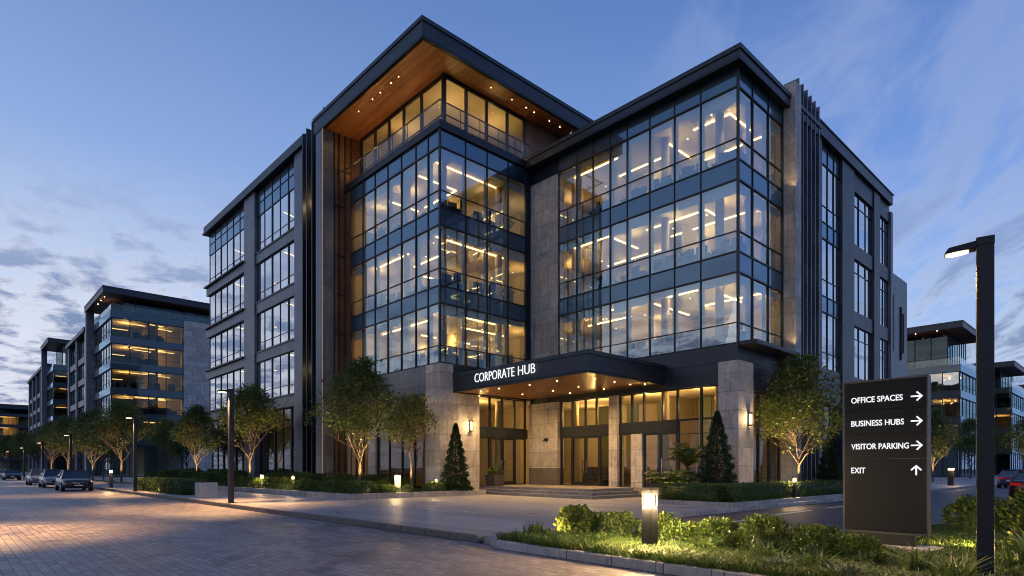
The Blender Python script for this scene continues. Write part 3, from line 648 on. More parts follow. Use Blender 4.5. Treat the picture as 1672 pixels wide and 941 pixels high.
# lit lettering on the canopy
bs = empty('building_sign', (20.3, 22.4, 6.1), 0, 'white lit CORPORATE HUB lettering standing on the dark canopy fascia above the entrance', 'sign')
for wd_, w_, ys in (('CORPORATE', 3.05, 24.62), ('HUB', 1.17, 21.30)):
    V, F = text_mesh(wd_, w_, .46, .03, -.010); me = bpy.data.meshes.new('lettering'); me.from_pydata([(.03 - z, ys - x - 22.4, .03 + y) for x, y, z in V], [], F)
    me.materials.append(M['letter']); o = bpy.data.objects.new('lettering', me); COL.objects.link(o); o.parent = bs
MB().box(.032, .045, -2.3, 2.22, .09, .12).build('mounting_rail', 'metal_plain', bs)

# wall lanterns
def wall_lantern(loc, rz, label):
    r = empty('wall_lantern', loc, rz, label, 'wall lamp', 'wall lanterns on the stone piers')
    MB().box(-.07, .07, -.03, 0, -.3, .3).build('back_plate', 'metal_plain', r)
    m = MB(); m.box(-.1, .1, -.2, -.03, .24, .3); m.box(-.09, .09, -.19, -.03, -.32, -.26)
    for x in (-.085, .07): m.box(x, x + .015, -.185, -.17, -.26, .24)
    m.build('cage', 'metal_plain', r); MB().tube((0, -.11, -.24), (0, -.11, .22), .05, .05, 12).build('lamp_tube', 'lamp', r)
    point(r, (0, -.28, .0), 60); return r
wall_lantern((21.55, 26.54, 4.0), 0, 'lit wall lantern on the pale stone pier left of the entrance')
wall_lantern((27.3, 13.04, 3.9), 0, 'lit wall lantern on the grey stone pier right of the entrance')
wb = empty('wall_intercom', (26.29, 25.0, 3.3), R(-90), 'small dark box bracketed to the stone wall between the entrances', 'intercom')
MB().box(-.25, .05, -.08, 0, -.05, .1).build('box', 'metal_plain', wb); MB().box(-.4, -.25, -.05, 0, -.03, .0).build('bracket', 'frame', wb)

# entrance platform and steps
st_ = empty('entrance_steps', (0, 0, 0), 0, 'low grey granite steps and lit tiled landing in front of the entrance', 'steps')
for k in range(3):
    o_ = .36 * (2 - k); m = MB(); m.box(22.62 - o_, 26.9, 18.62 - o_, 27.2, .15 + .15 * k - (.14 if k else .1), .15 + .15 * (k + 1) - .001 * 0)
    if k == 2: m = MB(); m.box(22.62, 27.0, 18.62, 27.2, .455, .592)
    m.build('step', 'step', st_, bevel=.012)
MB().box(22.66, 27.0, 18.66, 27.2, .593, .602).build('landing', 'plat', st_)
MB().box(26.0, 26.9, 15.3, 18.615, .15, .6).build('landing', 'plat', st_)

# ------------------------------------------------------------------ sister office blocks along the street and behind the car park
def block(name, label, ax, c0, c1, w_u, w_v, z_top, first, floors, lit, group=None, seed=1, stone=True, cheap=False, fin=True, low=None):
    """corner at (c0,c1); -X face runs w_u metres towards +Y, -Y face runs w_v metres towards +X"""
    rs = random.Random(seed); b = empty(name, (0, 0, 0), 0, label, 'office building', group)
    fh = 4.2; x0, y0, x1, y1 = c0, c1, c0 + w_v, c1 + w_u; ztop = first + floors * fh
    core = MB(); core.box(x0 + 6, x1 - .15, y0 + 6, y1 - .15, 0, ztop); core.build('wall', 'iwall', b)
    pw = MB(); pw.box(x0 + (gx_end_ := (w_v - (6.5 if stone else 0)) * .62), x0 + gx_end_ + .2, y0 + .4, y0 + 6, 0, ztop); pw.build('partition', 'dark', b)
    MB().box(x0 + .35, x1 - .1, y0 + .35, y1 - .1, 0, .25).build('floor_slab', 'carpet', b)
    gy = [y0 + i * w_u / max(2, round(w_u / 2.4)) for i in range(max(2, round(w_u / 2.4)) + 1)]
    gx_end = x1 - (6.5 if stone else 0); n = max(2, round((gx_end - x0) / 2.6)); gx = [x0 + i * (gx_end - x0) / n for i in range(n + 1)]
    ribbon(b, 'X', x0 + .3, gy, .3, first - 1.2, (3.0,), 'glass', .18); ribbon(b, 'Y', y0 + .3, gx, .3, first - 1.2, (3.0,), 'glass', .18)
    bn = MB()
    for k in range(floors + 1):
        zb = first + k * fh
        bn.box(x0 - .12, x1, y0 - .12, y1, zb - 1.15, zb - .0)
        if k == floors: break
        ribbon(b, 'X', x0 + .1, gy, zb + .01, zb + fh - 1.16, (zb + .95,), 'glass' if not cheap else 'glass_far', .12); ribbon(b, 'Y', y0 + .1, gx, zb + .01, zb + fh - 1.16, (zb + .95,), 'glass_far', .12)
        fs = MB(); fs.box(x0 + .3, x1 - .2, y0 + .3, y1 - .2, zb + fh - 1.2, zb + fh - 1.17); fs.build('ceiling', 'ceil', b)
        if rs.random() < lit:
            for j in range(2 if cheap else 3):
                u = rs.uniform(.1, .7) * (gx_end - x0); strip((x0 + u, y0 + 1.2 + j * 1.3), (x0 + u + rs.uniform(2, 5), y0 + 1.6 + j * 1.5), zb + fh - 1.25, 'dimlit', .09, b)
            v = rs.uniform(.15, .75) * w_u; strip((x0 + 1.5, y0 + v), (x0 + 4, y0 + v), zb + fh - 1.25, 'dimlit', .09, b)
            for uu in ((.25, .7) if not cheap else (.4,)): point(b, (x0 + uu * (gx_end - x0), y0 + 3, zb + fh - 2.2), rs.uniform(110, 260) * (1.3 if uu < .5 else .8), (1, .55, .17), 0)
        if not cheap:
            fu = MB()
            for _ in range(7):
                u = rs.uniform(.4, gx_end - x0 - 2); fu.box(x0 + u, x0 + u + rs.uniform(.6, 1.5), y0 + .8, y0 + 1.5, zb, zb + rs.uniform(.8, 1.35))
            fu.build('furniture', 'desk', b)
    bn.build('floor_band', 'span_far', b)
    if stone: MB().box(gx_end, gx_end + 5, y0 - .3, y0 + 2, 0, ztop).build('stone_wall', 'stone', b)
    # set-back top storey, balustrade and oversailing roof
    tz = ztop + .02; top = z_top - 1.0
    if top - tz > 1.5:
        sx = [x0 + 2 + i * (x1 - x0 - 2.2) / 8 for i in range(9)]; sy = [y0 + 2 + i * (min(w_u, 16) - 2) / 6 for i in range(7)]
        ribbon(b, 'Y', y0 + 2, sx, tz, top, (tz + 1.6,), 'glass_far', .15); ribbon(b, 'X', x0 + 2, sy, tz, top, (tz + 1.6,), 'glass_far', .15)
        MB().box(x0 + 4, x1 - .3, y0 + 4, y1 - .3, tz, top).build('wall', 'dark', b)
        rg = MB(); rg.box(x0, x1, y0, y0 + .02, tz, tz + 1.1); rg.box(x0, x0 + .02, y0 + .03, sy[-1], tz, tz + 1.1); rg.build('railing', 'rail_glass', b)
        ru = roof_frame(b, x0 - 1.2, x1 + .3, y0 - .6, sy[-1] + 1.6, top, z_top)
        if fin: MB().box(x0 - 1.1, x0 + .1, sy[-1] + .2, sy[-1] + 1.5, 0, top).build('stone_fin', 'panel', b)
        if not cheap:
            for j in range(3): MB().tube((x0 - .4, y0 + 3 + j * 3, top - .06), (x0 - .4, y0 + 3 + j * 3, top - .02), .07, .07, 8).build('soffit_light', 'down', b)
            spot(b, (x0 - .3, y0 + 5, tz + 1.2), (x0 + .4, y0 + 5, top), 50, 150)
        MB().box(x0 + 5, x1 - 3, y0 + 4, y0 + 9, z_top, z_top + 1.1).build('plant_room', 'metal', b)
    else:
        MB().box(x0 - .4, x1 + .1, y0 - .4, y1 + .1, ztop, ztop + .9).build('roof', 'metal', b)
    if low:      # lower wing of framed bays behind the corner tower
        l0, l1, lz = low
        nb = max(1, round((l1 - l0) / 10)); st = (l1 - l0) / nb
        for i in range(nb + 1): MB().box(x0 - .4, x0 + 1.2, l0 + i * st - .6, l0 + i * st + .6, 0, lz - .8).build('pilaster', 'panel', b)
        k = 0; zb = first
        while zb < lz - 3:
            for i in range(nb):
                a0, a1 = l0 + i * st + .61, l0 + (i + 1) * st - .61; ribbon(b, 'X', x0 + .1, [a0 + j * (a1 - a0) / 4 for j in range(5)], zb + .01, zb + fh - 1.16, (), 'glass_c', .15)
                MB().box(x0 - .2, x0 + .6, a0, a1, zb - 1.15, zb).build('floor_band', 'panel', b)
            zb += fh
        MB().box(x0 + .5, x0 + 14, l0, l1 + .6, 0, lz - .85).build('wall', 'dark', b)
        MB().box(x0 - .7, x0 + 14, l0 - .7, l1 + 1.6, lz - .8, lz).build('roof', 'metal', b)
    return b
block('office_building', 'second glass office block along the street with stone panel and terrace under an oversailing roof', 'X', 19.5, 117.2, 21, 17.3, 31.3, 6.6, 5, .95, seed=3, low=(140, 162, 28.5))
block('office_building', 'third dark office block along the street, narrow between the trees and the second block', 'X', 19.5, 191, 14, 16, 34.5, 6.6, 5, .8, seed=5, stone=False, cheap=True, low=(206, 250, 30))
block('office_building', 'farthest blue glass office block closing the end of the street', 'X', 9.5, 300, 24, 17, 25.4, 5.8, 4, .6, seed=8, stone=False, cheap=True, fin=False)
block('office_building', 'glass office block with projecting roof seen right of the main building above the direction sign', 'X', 119, 21.7, 26, 16, 25.2, 5.8, 3, .95, seed=12, stone=False)
block('office_building', 'narrow grey office block seen right of the lamp pole', 'X', 160, 20.5, 30, 18, 23.6, 5.8, 3, .8, seed=15, stone=False, cheap=True, fin=False)
block('office_building', 'most distant office block at the right edge of the picture', 'X', 215, 20, 30, 40, 24.0, 5.8, 3, .8, seed=18, stone=False, cheap=True, fin=False)
lw = empty('pavilion', (0, 0, 0), 0, 'low pale concrete pavilion in front of the glass block behind the direction sign', 'small building')
MB().box(88, 92, 21, 32, 0, 11.5).build('wall', 'conc', lw); MB().box(87.7, 92.3, 20.7, 32.3, 11.5, 11.9).build('roof', 'metal', lw)
ribbon(lw, 'Y', 20.95, [89, 89.7, 90.4], 7.5, 8.4, (), 'lamp' if False else 'glass', .08)

# ------------------------------------------------------------------ vegetation
def quads(C, Nn, sz, asp=.55, rng=RNG):
    """leaf quads (pointed): C centres, Nn growth direction"""
    n = len(C); d = Nn / (np.linalg.norm(Nn, axis=1, keepdims=True) + 1e-9)
    r = rng.normal(size=(n, 3)); u = np.cross(d, r); u /= np.linalg.norm(u, axis=1, keepdims=True) + 1e-9
    s = sz[:, None]; V = np.stack([C, C + d * s * .45 + u * s * asp * .5, C + d * s, C + d * s * .5 - u * s * asp * .5], 1).reshape(-1, 3)
    return V, np.arange(4 * n).reshape(-1, 4)
def tree_mesh(seed, H=6.6, Rc=2.1, trunk=1.7, nleaf=9000, leaf=.15, mat='leaf', low=.25, sparse=.0):
    rs = random.Random(seed); rng = np.random.default_rng(seed); tb = MB(); tips = []
    def env(z):   # crown radius at height z
        t = (z - trunk) / (H - trunk)
        t = min(1, max(0, t)); return Rc * max(.08, (min(1, (t + .10) / .32)) ** .6 * (1 - max(0, t - .26) / .80) ** .85)
    def grow(p, d, L, r, lv):
        p = Vector(p); segs = 3 if lv < 2 else 2
        for i in range(segs):
            q = p + d * (L / segs); q += Vector((rs.uniform(-1, 1), rs.uniform(-1, 1), rs.uniform(-.3, .6))) * L * .06
            r2 = r * (.78 if lv < 3 else .6); tb.tube(p, q, r, r2, 8 if lv == 0 else 5 if lv < 3 else 3, False)
            p = q; r = r2
            if lv >= 2: tips.append((tuple(p), lv))
            if lv >= 1 and lv < 4 and i < segs - 0:
                for _ in range(2 if lv < 3 else 2):
                    a = rs.uniform(0, 6.28); k = rs.uniform(.5, .95)
                    side = Vector((math.cos(a), math.sin(a), rs.uniform(-.15, .7))); nd = (d * (1 - k * .6) + side * k).normalized()
                    e = env(p.z); room = max(.25, e - math.hypot(p.x, p.y)); ll = min(L * rs.uniform(.5, .78), room + .75)
                    grow(p, nd, ll, r * .62, lv + 1)
            d = (d + Vector((rs.uniform(-.12, .12), rs.uniform(-.12, .12), .08))).normalized()
        if lv >= 2: tips.append((tuple(p), 5))
    base = Vector((0, 0, -.1)); top = Vector((rs.uniform(-.05, .05), rs.uniform(-.05, .05), trunk))
    tb.tube(base, top * .5 + base * .5, .085 * Rc / 2, .07 * Rc / 2, 10, False); tb.tube(top * .5 + base * .5, top, .07 * Rc / 2, .062 * Rc / 2, 10, False)
    # leader with laterals all the way up, the lowest ones long and rising
    p = top; r = .052 * Rc / 2; n_l = 24; d = Vector((0, 0, 1)); zs_ = [trunk - .15 + (H * .93 - trunk) * (i / n_l) ** 1.15 for i in range(n_l + 1)]
    lead = [top]
    for i in range(1, n_l + 1):
        q = Vector((lead[-1].x + rs.uniform(-.05, .05), lead[-1].y + rs.uniform(-.05, .05), zs_[i])); tb.tube(lead[-1], q, r * (1 - (i - 1) / n_l * .85), r * (1 - i / n_l * .85), 6, False); lead.append(q)
    a = rs.uniform(0, 6.28)
    for i, q in enumerate(lead):
        a += 2.4 + rs.uniform(-.4, .4); t = i / n_l; el = rs.uniform(.75, 1.05) if t < .3 else rs.uniform(.4, .9)
        dv = Vector((math.cos(a) * math.cos(el), math.sin(a) * math.cos(el), math.sin(el))); L = max(.45, env(q.z + .9 * (1 - t)) * rs.uniform(.5, 1.3) / max(.45, math.cos(el)) * .78)
        grow(q, dv, L, r * (.75 - .45 * t), 1)
        if t > .85: tips.append((tuple(q + Vector((0, 0, .2))), 5))
    T = np.array([t[0] for t in tips]); 
    keep = T[:, 2] > trunk * .8; T = T[keep]
    rad = np.hypot(T[:, 0], T[:, 1]); E_ = np.array([env(z) for z in T[:, 2]]); T = T[rad < E_ * 1.45 + .1]; T = T[T[:, 2] < H]
    w = rng.random(len(T)) ** (2.5 if sparse else 2.4) * (.5 + (T[:, 2] > trunk + .5)); w /= w.sum()
    idx = rng.choice(len(T), nleaf, p=w); C = T[idx] + rng.normal(size=(nleaf, 3)) * np.array([.135, .135, .10]) * Rc / 2 * 1.15
    D = np.column_stack([C[:, 0], C[:, 1], np.zeros(nleaf)]); D /= np.linalg.norm(D, axis=1, keepdims=True) + .1; D = D + rng.normal(size=(nleaf, 3)) * .8 + np.array([0, 0, -.1])
    V, F = quads(C, D, leaf * rng.uniform(.6, 1.25, nleaf), .6, rng)
    return tb, V, F
def make_tree(name, label, cat, group, loc, rz, **k):
    mat = k.pop('mat', 'leaf'); tb, V, F = tree_mesh(**k); r = empty(name, loc, rz, label, cat, group)
    tb.build('trunk', 'bark', r, True); npmesh('crown', V, F, mat, r); return r
GT = 'small street trees in the planting beds'
T1 = make_tree('street_tree', 'largest leafy street tree in front of the stone fin, lit from below', 'tree', GT, (16.3, 29.5, .35), .4, seed=11, H=7.05, Rc=2.3, trunk=1.6, nleaf=9000, leaf=.175)
T2 = make_tree('street_tree', 'open-crowned street tree behind the nearer street lamp, its trunk glowing', 'tree', GT, (16.2, 45.5, .35), 1.4, seed=21, H=7.3, Rc=2.4, trunk=1.8, nleaf=7000, leaf=.175, mat='leafy')
T3 = make_tree('street_tree', 'small thin tree left of the entrance pier', 'tree', GT, (17.6, 26.5, .35), 2.1, seed=5, H=5.1, Rc=1.35, trunk=1.9, nleaf=2300, leaf=.15, mat='leafy', sparse=1)
T6 = make_tree('street_tree', 'tree behind the hedge right of the entrance, left of the direction sign', 'tree', GT, (29.9, 11.75, .35), .9, seed=33, H=6.6, Rc=2.15, trunk=1.4, nleaf=7800, leaf=.165, mat='leafy')
T4 = copy_tree(T1, (16.2, 58.5, .3), 2.0, 'street tree with a rounded crown standing behind the square concrete planter', scale=(.85, .85, .97))
T5 = copy_tree(T2, (12.6, 70.5, .2), 3.0, 'broad street tree behind the second lamp post, right of the parked cars', scale=(1.25, 1.25, 1.12))
more = [(17.5, 66.5, T4, .9, 'tree in the shade between the broad street tree and the concrete planter'), (12.2, 84, T1, 1.15, 'street tree just right of the third lamp post'),
        (14.5, 92, T2, 1.05, 'street tree behind the front parked car'), (12.0, 102, T1, 1.2, 'street tree above the parked silver car'), (12.2, 122, T2, 1.2, 'street tree above the rearmost of the three parked cars'),
        (12.3, 142, T1, 1.2, 'street tree left of the three parked cars'), (12.0, 170, T2, 1.3, 'street tree by the distant parked cars'), (11.6, 205, T1, 1.4, 'last but one tree in the distance along the street'), (11.2, 250, T1, 1.5, 'last tree in the distance along the street'),
        (18.0, 76, T2, .95, 'inner tree close to the wall behind the second lamp post'), (17.5, 104, T1, .95, 'inner tree close to the second office block')]
for i, (x, y, src, sc, lb) in enumerate(more): copy_tree(src, (x, y, .15), i * 1.3, lb, scale=sc)
GN = 'trees on the near side of the street'
for i, y in enumerate((16, 27, 38, 49, 60, 72, 86)): copy_tree(T1 if i % 2 else T2, (-7.5 - (i % 3), y, .1), i * 2.1, 'tree number %s from the viewer on the near side of the street' % ('one', 'two', 'three', 'four', 'five', 'six', 'seven')[i], GN, (1.9, 1.9, 1.85))
GB = 'trees around the car park'
for i, (x, y, sc, lb) in enumerate(((76, 16.2, 1.15, 'bright uplit tree between the direction sign and the lamp pole'), (83, 20.5, 1.2, 'tree just right of the direction sign in front of the pale pavilion'), (104, 17.8, 1.25, 'tree just left of the lamp pole in front of the glass block'),
                                 (92, 9.6, 1.15, 'tree right of the lamp pole above the parked cars'), (118, 12.0, 1.25, 'tree at the right edge of the picture'), (124, 19.0, 1.2, 'tree between the lamp pole and the narrow grey block'), (145, 9.0, 1.3, 'far tree at the right edge behind the parked cars'))):
    copy_tree(T6 if i % 2 == 0 else T1, (x, y, .15), i * 1.1, lb, GB, sc)

def conifer(label, loc, H, Rb, seed, n=15000):
    r = empty('conifer', loc, 0, label, 'tree', 'clipped conifers by the building'); rng = np.random.default_rng(seed)
    tb = MB(); tb.tube((0, 0, -.1), (0, 0, H * .96), .07, .01, 7); 
    t = rng.random(n) ** 1.35; z = .12 + t * (H - .12); lay = .5 + .5 * np.sin(z * 2 * math.pi / .42 + rng.normal(size=n) * .5)
    a = rng.random(n) * 6.283; lob = 1 + .12 * np.sin(a * 5 + z * 3.1) + .07 * np.sin(a * 11 - z * 5)
    rr = Rb * (1 - t) ** .82 * (.72 + .33 * lay) * lob * (1 - .45 * rng.random(n) ** 2.2) + .02
    C = np.column_stack([rr * np.cos(a), rr * np.sin(a), z]); D = np.column_stack([np.cos(a), np.sin(a), .55 + rng.normal(size=n) * .4]) + rng.normal(size=(n, 3)) * .35
    V, F = quads(C, D, .12 * rng.uniform(.6, 1.3, n) * (1 - .35 * t), .4, rng)
    for k in range(90):
        zz = .2 + (H * .9) * random.random() ** 1.3; aa = random.random() * 6.283; q = Rb * (1 - zz / H) ** .82 * .85; tb.tube((0, 0, zz - .1), (q * math.cos(aa), q * math.sin(aa), zz + .1), .014, .004, 3, False)
    tb.build('trunk', 'bark', r); npmesh('crown', V, F, 'needle', r); return r
conifer('dark pointed conifer beside the pier left of the entrance', (20.0, 25.85, .3), 3.7, .78, 3)
conifer('dark pointed conifer in front of the grey pier right of the entrance', (24.5, 13.1, .3), 3.75, .86, 4)
conifer('dark conifer half hidden behind the right-hand tree and the sign', (33.9, 11.8, .3), 3.0, .7, 6)

def shell(rng, n, rx, ry, rz, boxy=False, lobes=5):
    if boxy:
        f = rng.random(n); C = (rng.random((n, 3)) * 2 - 1); ar = np.array([ry * rz, rx * rz, rx * ry * 1.0]); p = ar / ar.sum()
        k = rng.choice(3, n, p=p); sgn = np.where(rng.random(n) < .5, -1, 1.); sgn = np.where(k == 2, 1, sgn)
        C[np.arange(n), k] = sgn * (1 - .05 * rng.random(n) ** .5)
        m = 4; q = (np.abs(C) ** m).sum(1) ** (1 / m); C = C / np.maximum(q, 1)[:, None] if False else C
        Nn = np.zeros((n, 3)); Nn[np.arange(n), k] = sgn; P = C * np.array([rx, ry, rz / 2]); P[:, 2] += rz / 2
        P += rng.normal(size=(n, 3)) * .022 + Nn * (.025 * np.sin(P[:, :1] * 9 + P[:, 1:2] * 7 + P[:, 2:] * 6)); return P, Nn
    v = rng.normal(size=(n, 3)); v /= np.linalg.norm(v, axis=1, keepdims=True); v[:, 2] = np.where(v[:, 2] < -.35, -v[:, 2], v[:, 2])
    lob = 1 + .14 * np.sin(v[:, 0] * lobes + 1.3) * np.cos(v[:, 1] * lobes * 1.3 + v[:, 2] * 3) + .09 * np.sin(v[:, 0] * 11 + v[:, 2] * 9 + v[:, 1] * 8)
    rr = lob * (1 - .22 * rng.random(n) ** 1.5); P = v * rr[:, None] * np.array([rx, ry, rz * .62]); P[:, 2] += rz * .38; P[:, 2] = np.maximum(P[:, 2], .01); return P, v
def shrub_geo(seed, rx, ry, rz, n, leaf, boxy=False):
    rng = np.random.default_rng(seed); P, v = shell(rng, n, rx, ry, rz, boxy)
    V, F = quads(P, v + rng.normal(size=(n, 3)) * .55 + np.array([0, 0, .35]), leaf * rng.uniform(.6, 1.3, n), .55, rng); return V, F
def core_add(V, F, rx, ry, rz, boxy):
    if boxy:
        b = MB().box(-rx * .93, rx * .93, -ry * .93, ry * .93, 0, rz * .93); cv, cf = np.array(b.v), np.array(b.f)
    else:
        k, l = 10, 5; cv = []
        for j in range(l):
            ph = j / (l - 1) * math.pi / 2
            for i in range(k): a = i * 6.283 / k; cv.append((rx * .72 * math.cos(ph) * math.cos(a), ry * .72 * math.cos(ph) * math.sin(a), rz * .38 + rz * .42 * math.sin(ph) if j else 0))
        cv = np.array(cv); cf = np.array([(j * k + i, j * k + (i + 1) % k, (j + 1) * k + (i + 1) % k, (j + 1) * k + i) for j in range(l - 1) for i in range(k)])
    return np.vstack([V, cv]), np.vstack([F, cf + len(V)])
def bush(name, label, cat, group, loc, rx, ry, rz, n, leaf, mat='hedge', seed=1, rot=0, boxy=False):
    V, F = shrub_geo(seed, rx, ry, rz, n, leaf, boxy); V, F = core_add(V, F, rx, ry, rz, boxy)
    o = npmesh(name, V, F, mat); o.location = loc; o.rotation_euler = (0, 0, rot); return tag(o, label, cat, group)
def dupo(o, loc, rz, label, sc=1, group=None):
    c = o.copy(); COL.objects.link(c); c.location = loc; c.rotation_euler = (0, 0, rz); c.scale = (sc,) * 3 if not isinstance(sc, tuple) else sc
    c['label'] = label
    if group: c['group'] = group
    return c

# --- planting bed left of the entrance (in front of the tower)
def inset(pts, wd):
    P = [Vector((a, b, 0)) for a, b in pts]; n = len(P); out = []
    for i in range(n):
        a = (P[i] - P[i - 1]).normalized(); b = (P[(i + 1) % n] - P[i]).normalized(); k = Vector((-a.y, a.x, 0)) + Vector((-b.y, b.x, 0)); k = k / max(.3, k.length_squared) * 2 * wd; out.append((P[i].x + k.x, P[i].y + k.y))
    return out
def planter(label, pts, zk=.42, soil='soil', gtop=.34, wd=.22):
    r = empty('planting_bed', (0, 0, 0), 0, label, 'planting bed', 'kerbed planting beds'); m = MB()
    for (ax, ay), (bx, by) in zip(pts, pts[1:] + pts[:1]):
        L = math.hypot(bx - ax, by - ay); n = max(1, round(L / 1.5)); dx_, dy_ = (bx - ax) / L, (by - ay) / L; nx, ny = -dy_, dx_
        for i in range(n):
            s0, s1 = L * i / n + .004, L * (i + 1) / n - .004
            if i == 0: s0 = wd + .004 if wd + .004 < s1 else s0
            m.poly([(ax + dx_ * s0, ay + dy_ * s0), (ax + dx_ * s1, ay + dy_ * s1), (ax + dx_ * s1 + nx * wd, ay + dy_ * s1 + ny * wd), (ax + dx_ * s0 + nx * wd, ay + dy_ * s0 + ny * wd)], .1, zk)
    m.build('edging', 'kerb', r, bevel=.012)
    MB().poly(inset(pts, .1), .08, gtop).build('soil', soil, r); return r
planter('kerbed bed of low shrubs and trees left of the entrance steps', [(13.4, 25.2), (21.6, 25.2), (21.6, 26.5), (19.4, 26.5), (19.4, 46), (13.2, 46)])
planter('kerbed bed of shrubs in front of the left wing', [(13.2, 47.5), (19.0, 47.5), (19.0, 67), (13.2, 67)])
planter('kerbed bed with the long clipped hedge right of the entrance', [(21.2, 10.7), (46, 10.7), (46, 12.4), (26.3, 12.4), (26.3, 15.2), (22.6, 15.2), (21.2, 14.2)], .32, gtop=.24)
planter('far kerbed bed beside the second office block', [(10.8, 66.5), (13.1, 66.5), (13.1, 112), (10.8, 112)], .3, gtop=.24)

def tufts(name, label, cat, area, n, h, mat, kind='stuff', seed=1, z=.34, w=.02, lean=.5, group=None):
    rng = np.random.default_rng(seed); C = area(rng, n); n = len(C); C = np.column_stack([C, np.full(n, z)]) if C.shape[1] == 2 else C
    a = rng.random(n) * 6.283; hh = h * rng.uniform(.5, 1.25, n); ln = lean * rng.uniform(.3, 1.3, n) * hh
    d = np.column_stack([np.cos(a), np.sin(a), np.zeros(n)]); u = np.column_stack([-np.sin(a), np.cos(a), np.zeros(n)]) * w * .5
    up = np.array([0, 0, 1.0]); mid = C + up * (hh * .65)[:, None] + d * (ln * .4)[:, None]; tip = C + up * (hh * .92)[:, None] + d * ln[:, None]
    V = np.stack([C - u, C + u, mid + u * .8, mid - u * .8, mid - u * .8, mid + u * .8, tip + u * .1, tip - u * .1], 1).reshape(-1, 3); F = np.arange(len(V)).reshape(-1, 4)
    o = npmesh(name, V, F, mat); return tag(o, label, cat, group, kind)
def rect_area(x0, x1, y0, y1):
    return lambda rng, n: np.column_stack([rng.uniform(x0, x1, n), rng.uniform(y0, y1, n)])
def poly_area(pts, clump=0):
    P = np.array(pts)
    def f(rng, n):
        out = []
        mn, mxx = P.min(0), P.max(0); need = n
        cc = None
        if clump: cc = rng.uniform(mn, mxx, (clump, 2))
        while need > 0:
            q = rng.uniform(mn, mxx, (need * 2, 2)) if cc is None else cc[rng.integers(0, clump, need * 2)] + rng.normal(size=(need * 2, 2)) * .10
            ins = np.zeros(len(q), bool); j = len(P) - 1
            for i in range(len(P)):
                c = ((P[i, 1] > q[:, 1]) != (P[j, 1] > q[:, 1])) & (q[:, 0] < (P[j, 0] - P[i, 0]) * (q[:, 1] - P[i, 1]) / (P[j, 1] - P[i, 1] + 1e-12) + P[i, 0]); ins ^= c; j = i
            q = q[ins]; out.append(q[:need]); need -= len(q[:need])
        return np.vstack(out)
    return f
tufts('ground_cover', 'low green ground cover filling the bed left of the entrance', 'ground cover', poly_area([(13.7, 25.5), (19.3, 25.5), (19.3, 45.8), (13.5, 45.8)]), 16000, .16, 'sedge', seed=3, w=.035)
tufts('ground_cover', 'low ground cover in the bed of the left wing', 'ground cover', rect_area(13.5, 18.8, 47.8, 66.7), 7000, .2, 'sedge', seed=4, w=.05)
GS = 'low clipped shrubs in the bed left of the entrance'
lo = bush('shrub', 'dome shrub at the front corner of the bed left of the entrance', 'shrub', GS, (14.5, 26.3, .3), .85, .7, .62, 2600, .075, seed=1)
lo2 = bush('shrub', 'wide low shrub under the largest tree', 'shrub', GS, (15.0, 27.2, .3), .95, .8, .62, 2800, .09, 'leaf', seed=2)
lsrc = [lo, lo2]
LB = [(15.7, 25.8, 1, .6, 'dome shrub beside the corner shrub, nearer the entrance'), (16.7, 25.75, 0, .6, 'low shrub in front of the small thin tree'), (18.7, 25.95, 1, .7, 'low shrub left of the conifer by the entrance'), (14.2, 28.3, 0, .8, 'shrub on the street side of the largest tree'),
      (14.3, 30.4, 1, .75, 'street-side shrub a little behind the largest tree'), (18.4, 29.3, 0, 1.0, 'tall shrub between the largest tree and the tower'), (18.2, 31.8, 1, 1.1, 'dark shrub against the tower wall'), (17.4, 33.9, 0, 1.2, 'dark shrub in front of the stone fin'),
      (14.5, 32.4, 1, .8, 'low street-side shrub by the second path light'), (14.5, 35.2, 0, .9, 'street-side shrub halfway along the bed'), (17.2, 36.8, 1, 1.15, 'shrub below the vertical slats'), (14.6, 38.4, 1, .85, 'street-side shrub near the first path light'),
      (17.6, 39.8, 0, 1.3, 'shrub beside the left wing wall'), (14.5, 41.2, 0, .9, 'low shrub in front of the open-crowned tree'), (17.0, 42.8, 1, 1.2, 'shrub right of the open-crowned tree'), (14.6, 44.2, 1, 1.0, 'shrub at the far end of the bed'),
      (20.7, 25.75, 0, .45, 'small shrub at the foot of the conifer by the steps'), (14.6, 49.4, 0, 1.2, 'big shrub at the near end of the left wing bed'), (15.4, 52.2, 1, 1.25, 'big shrub behind the concrete planter'), (14.7, 55.6, 0, 1.3, 'dark shrub behind the hedge row'),
      (16.8, 50.8, 1, 1.4, 'tall shrub against the left wing'), (16.7, 55, 0, 1.5, 'tall dark shrub against the left wing wall'), (14.8, 60, 1, 1.4, 'rounded shrub beyond the hedge row'), (16.8, 62, 0, 1.6, 'bulky shrub under the street tree of the left wing'), (14.5, 64.6, 0, 1.3, 'last shrub of the left wing bed')]
for i, (x, y, k, sc, lb) in enumerate(LB): dupo(lsrc[k], (x, y, .3), i * 1.7, lb, (sc, sc, sc * 1.25))
lit_ = bush('shrub', 'yellow-green leafy plant glowing at the foot of the largest tree', 'plant', 'leafy plants by the tree feet', (16.9, 28.1, .3), .38, .38, .6, 260, .17, 'leafy', 7)
for x, y, lb in ((15.9, 31.3, 'yellow-green leafy plant left of the largest tree trunk'), (16.4, 43.6, 'yellow-green leafy plant right of the open-crowned tree'), (16.6, 47.9, 'yellow-green leafy plant left of the open-crowned tree'), (18.9, 26.35, 'small leafy plant between the thin tree and the conifer')): dupo(lit_, (x, y, .3), x * 3, lb, .9)

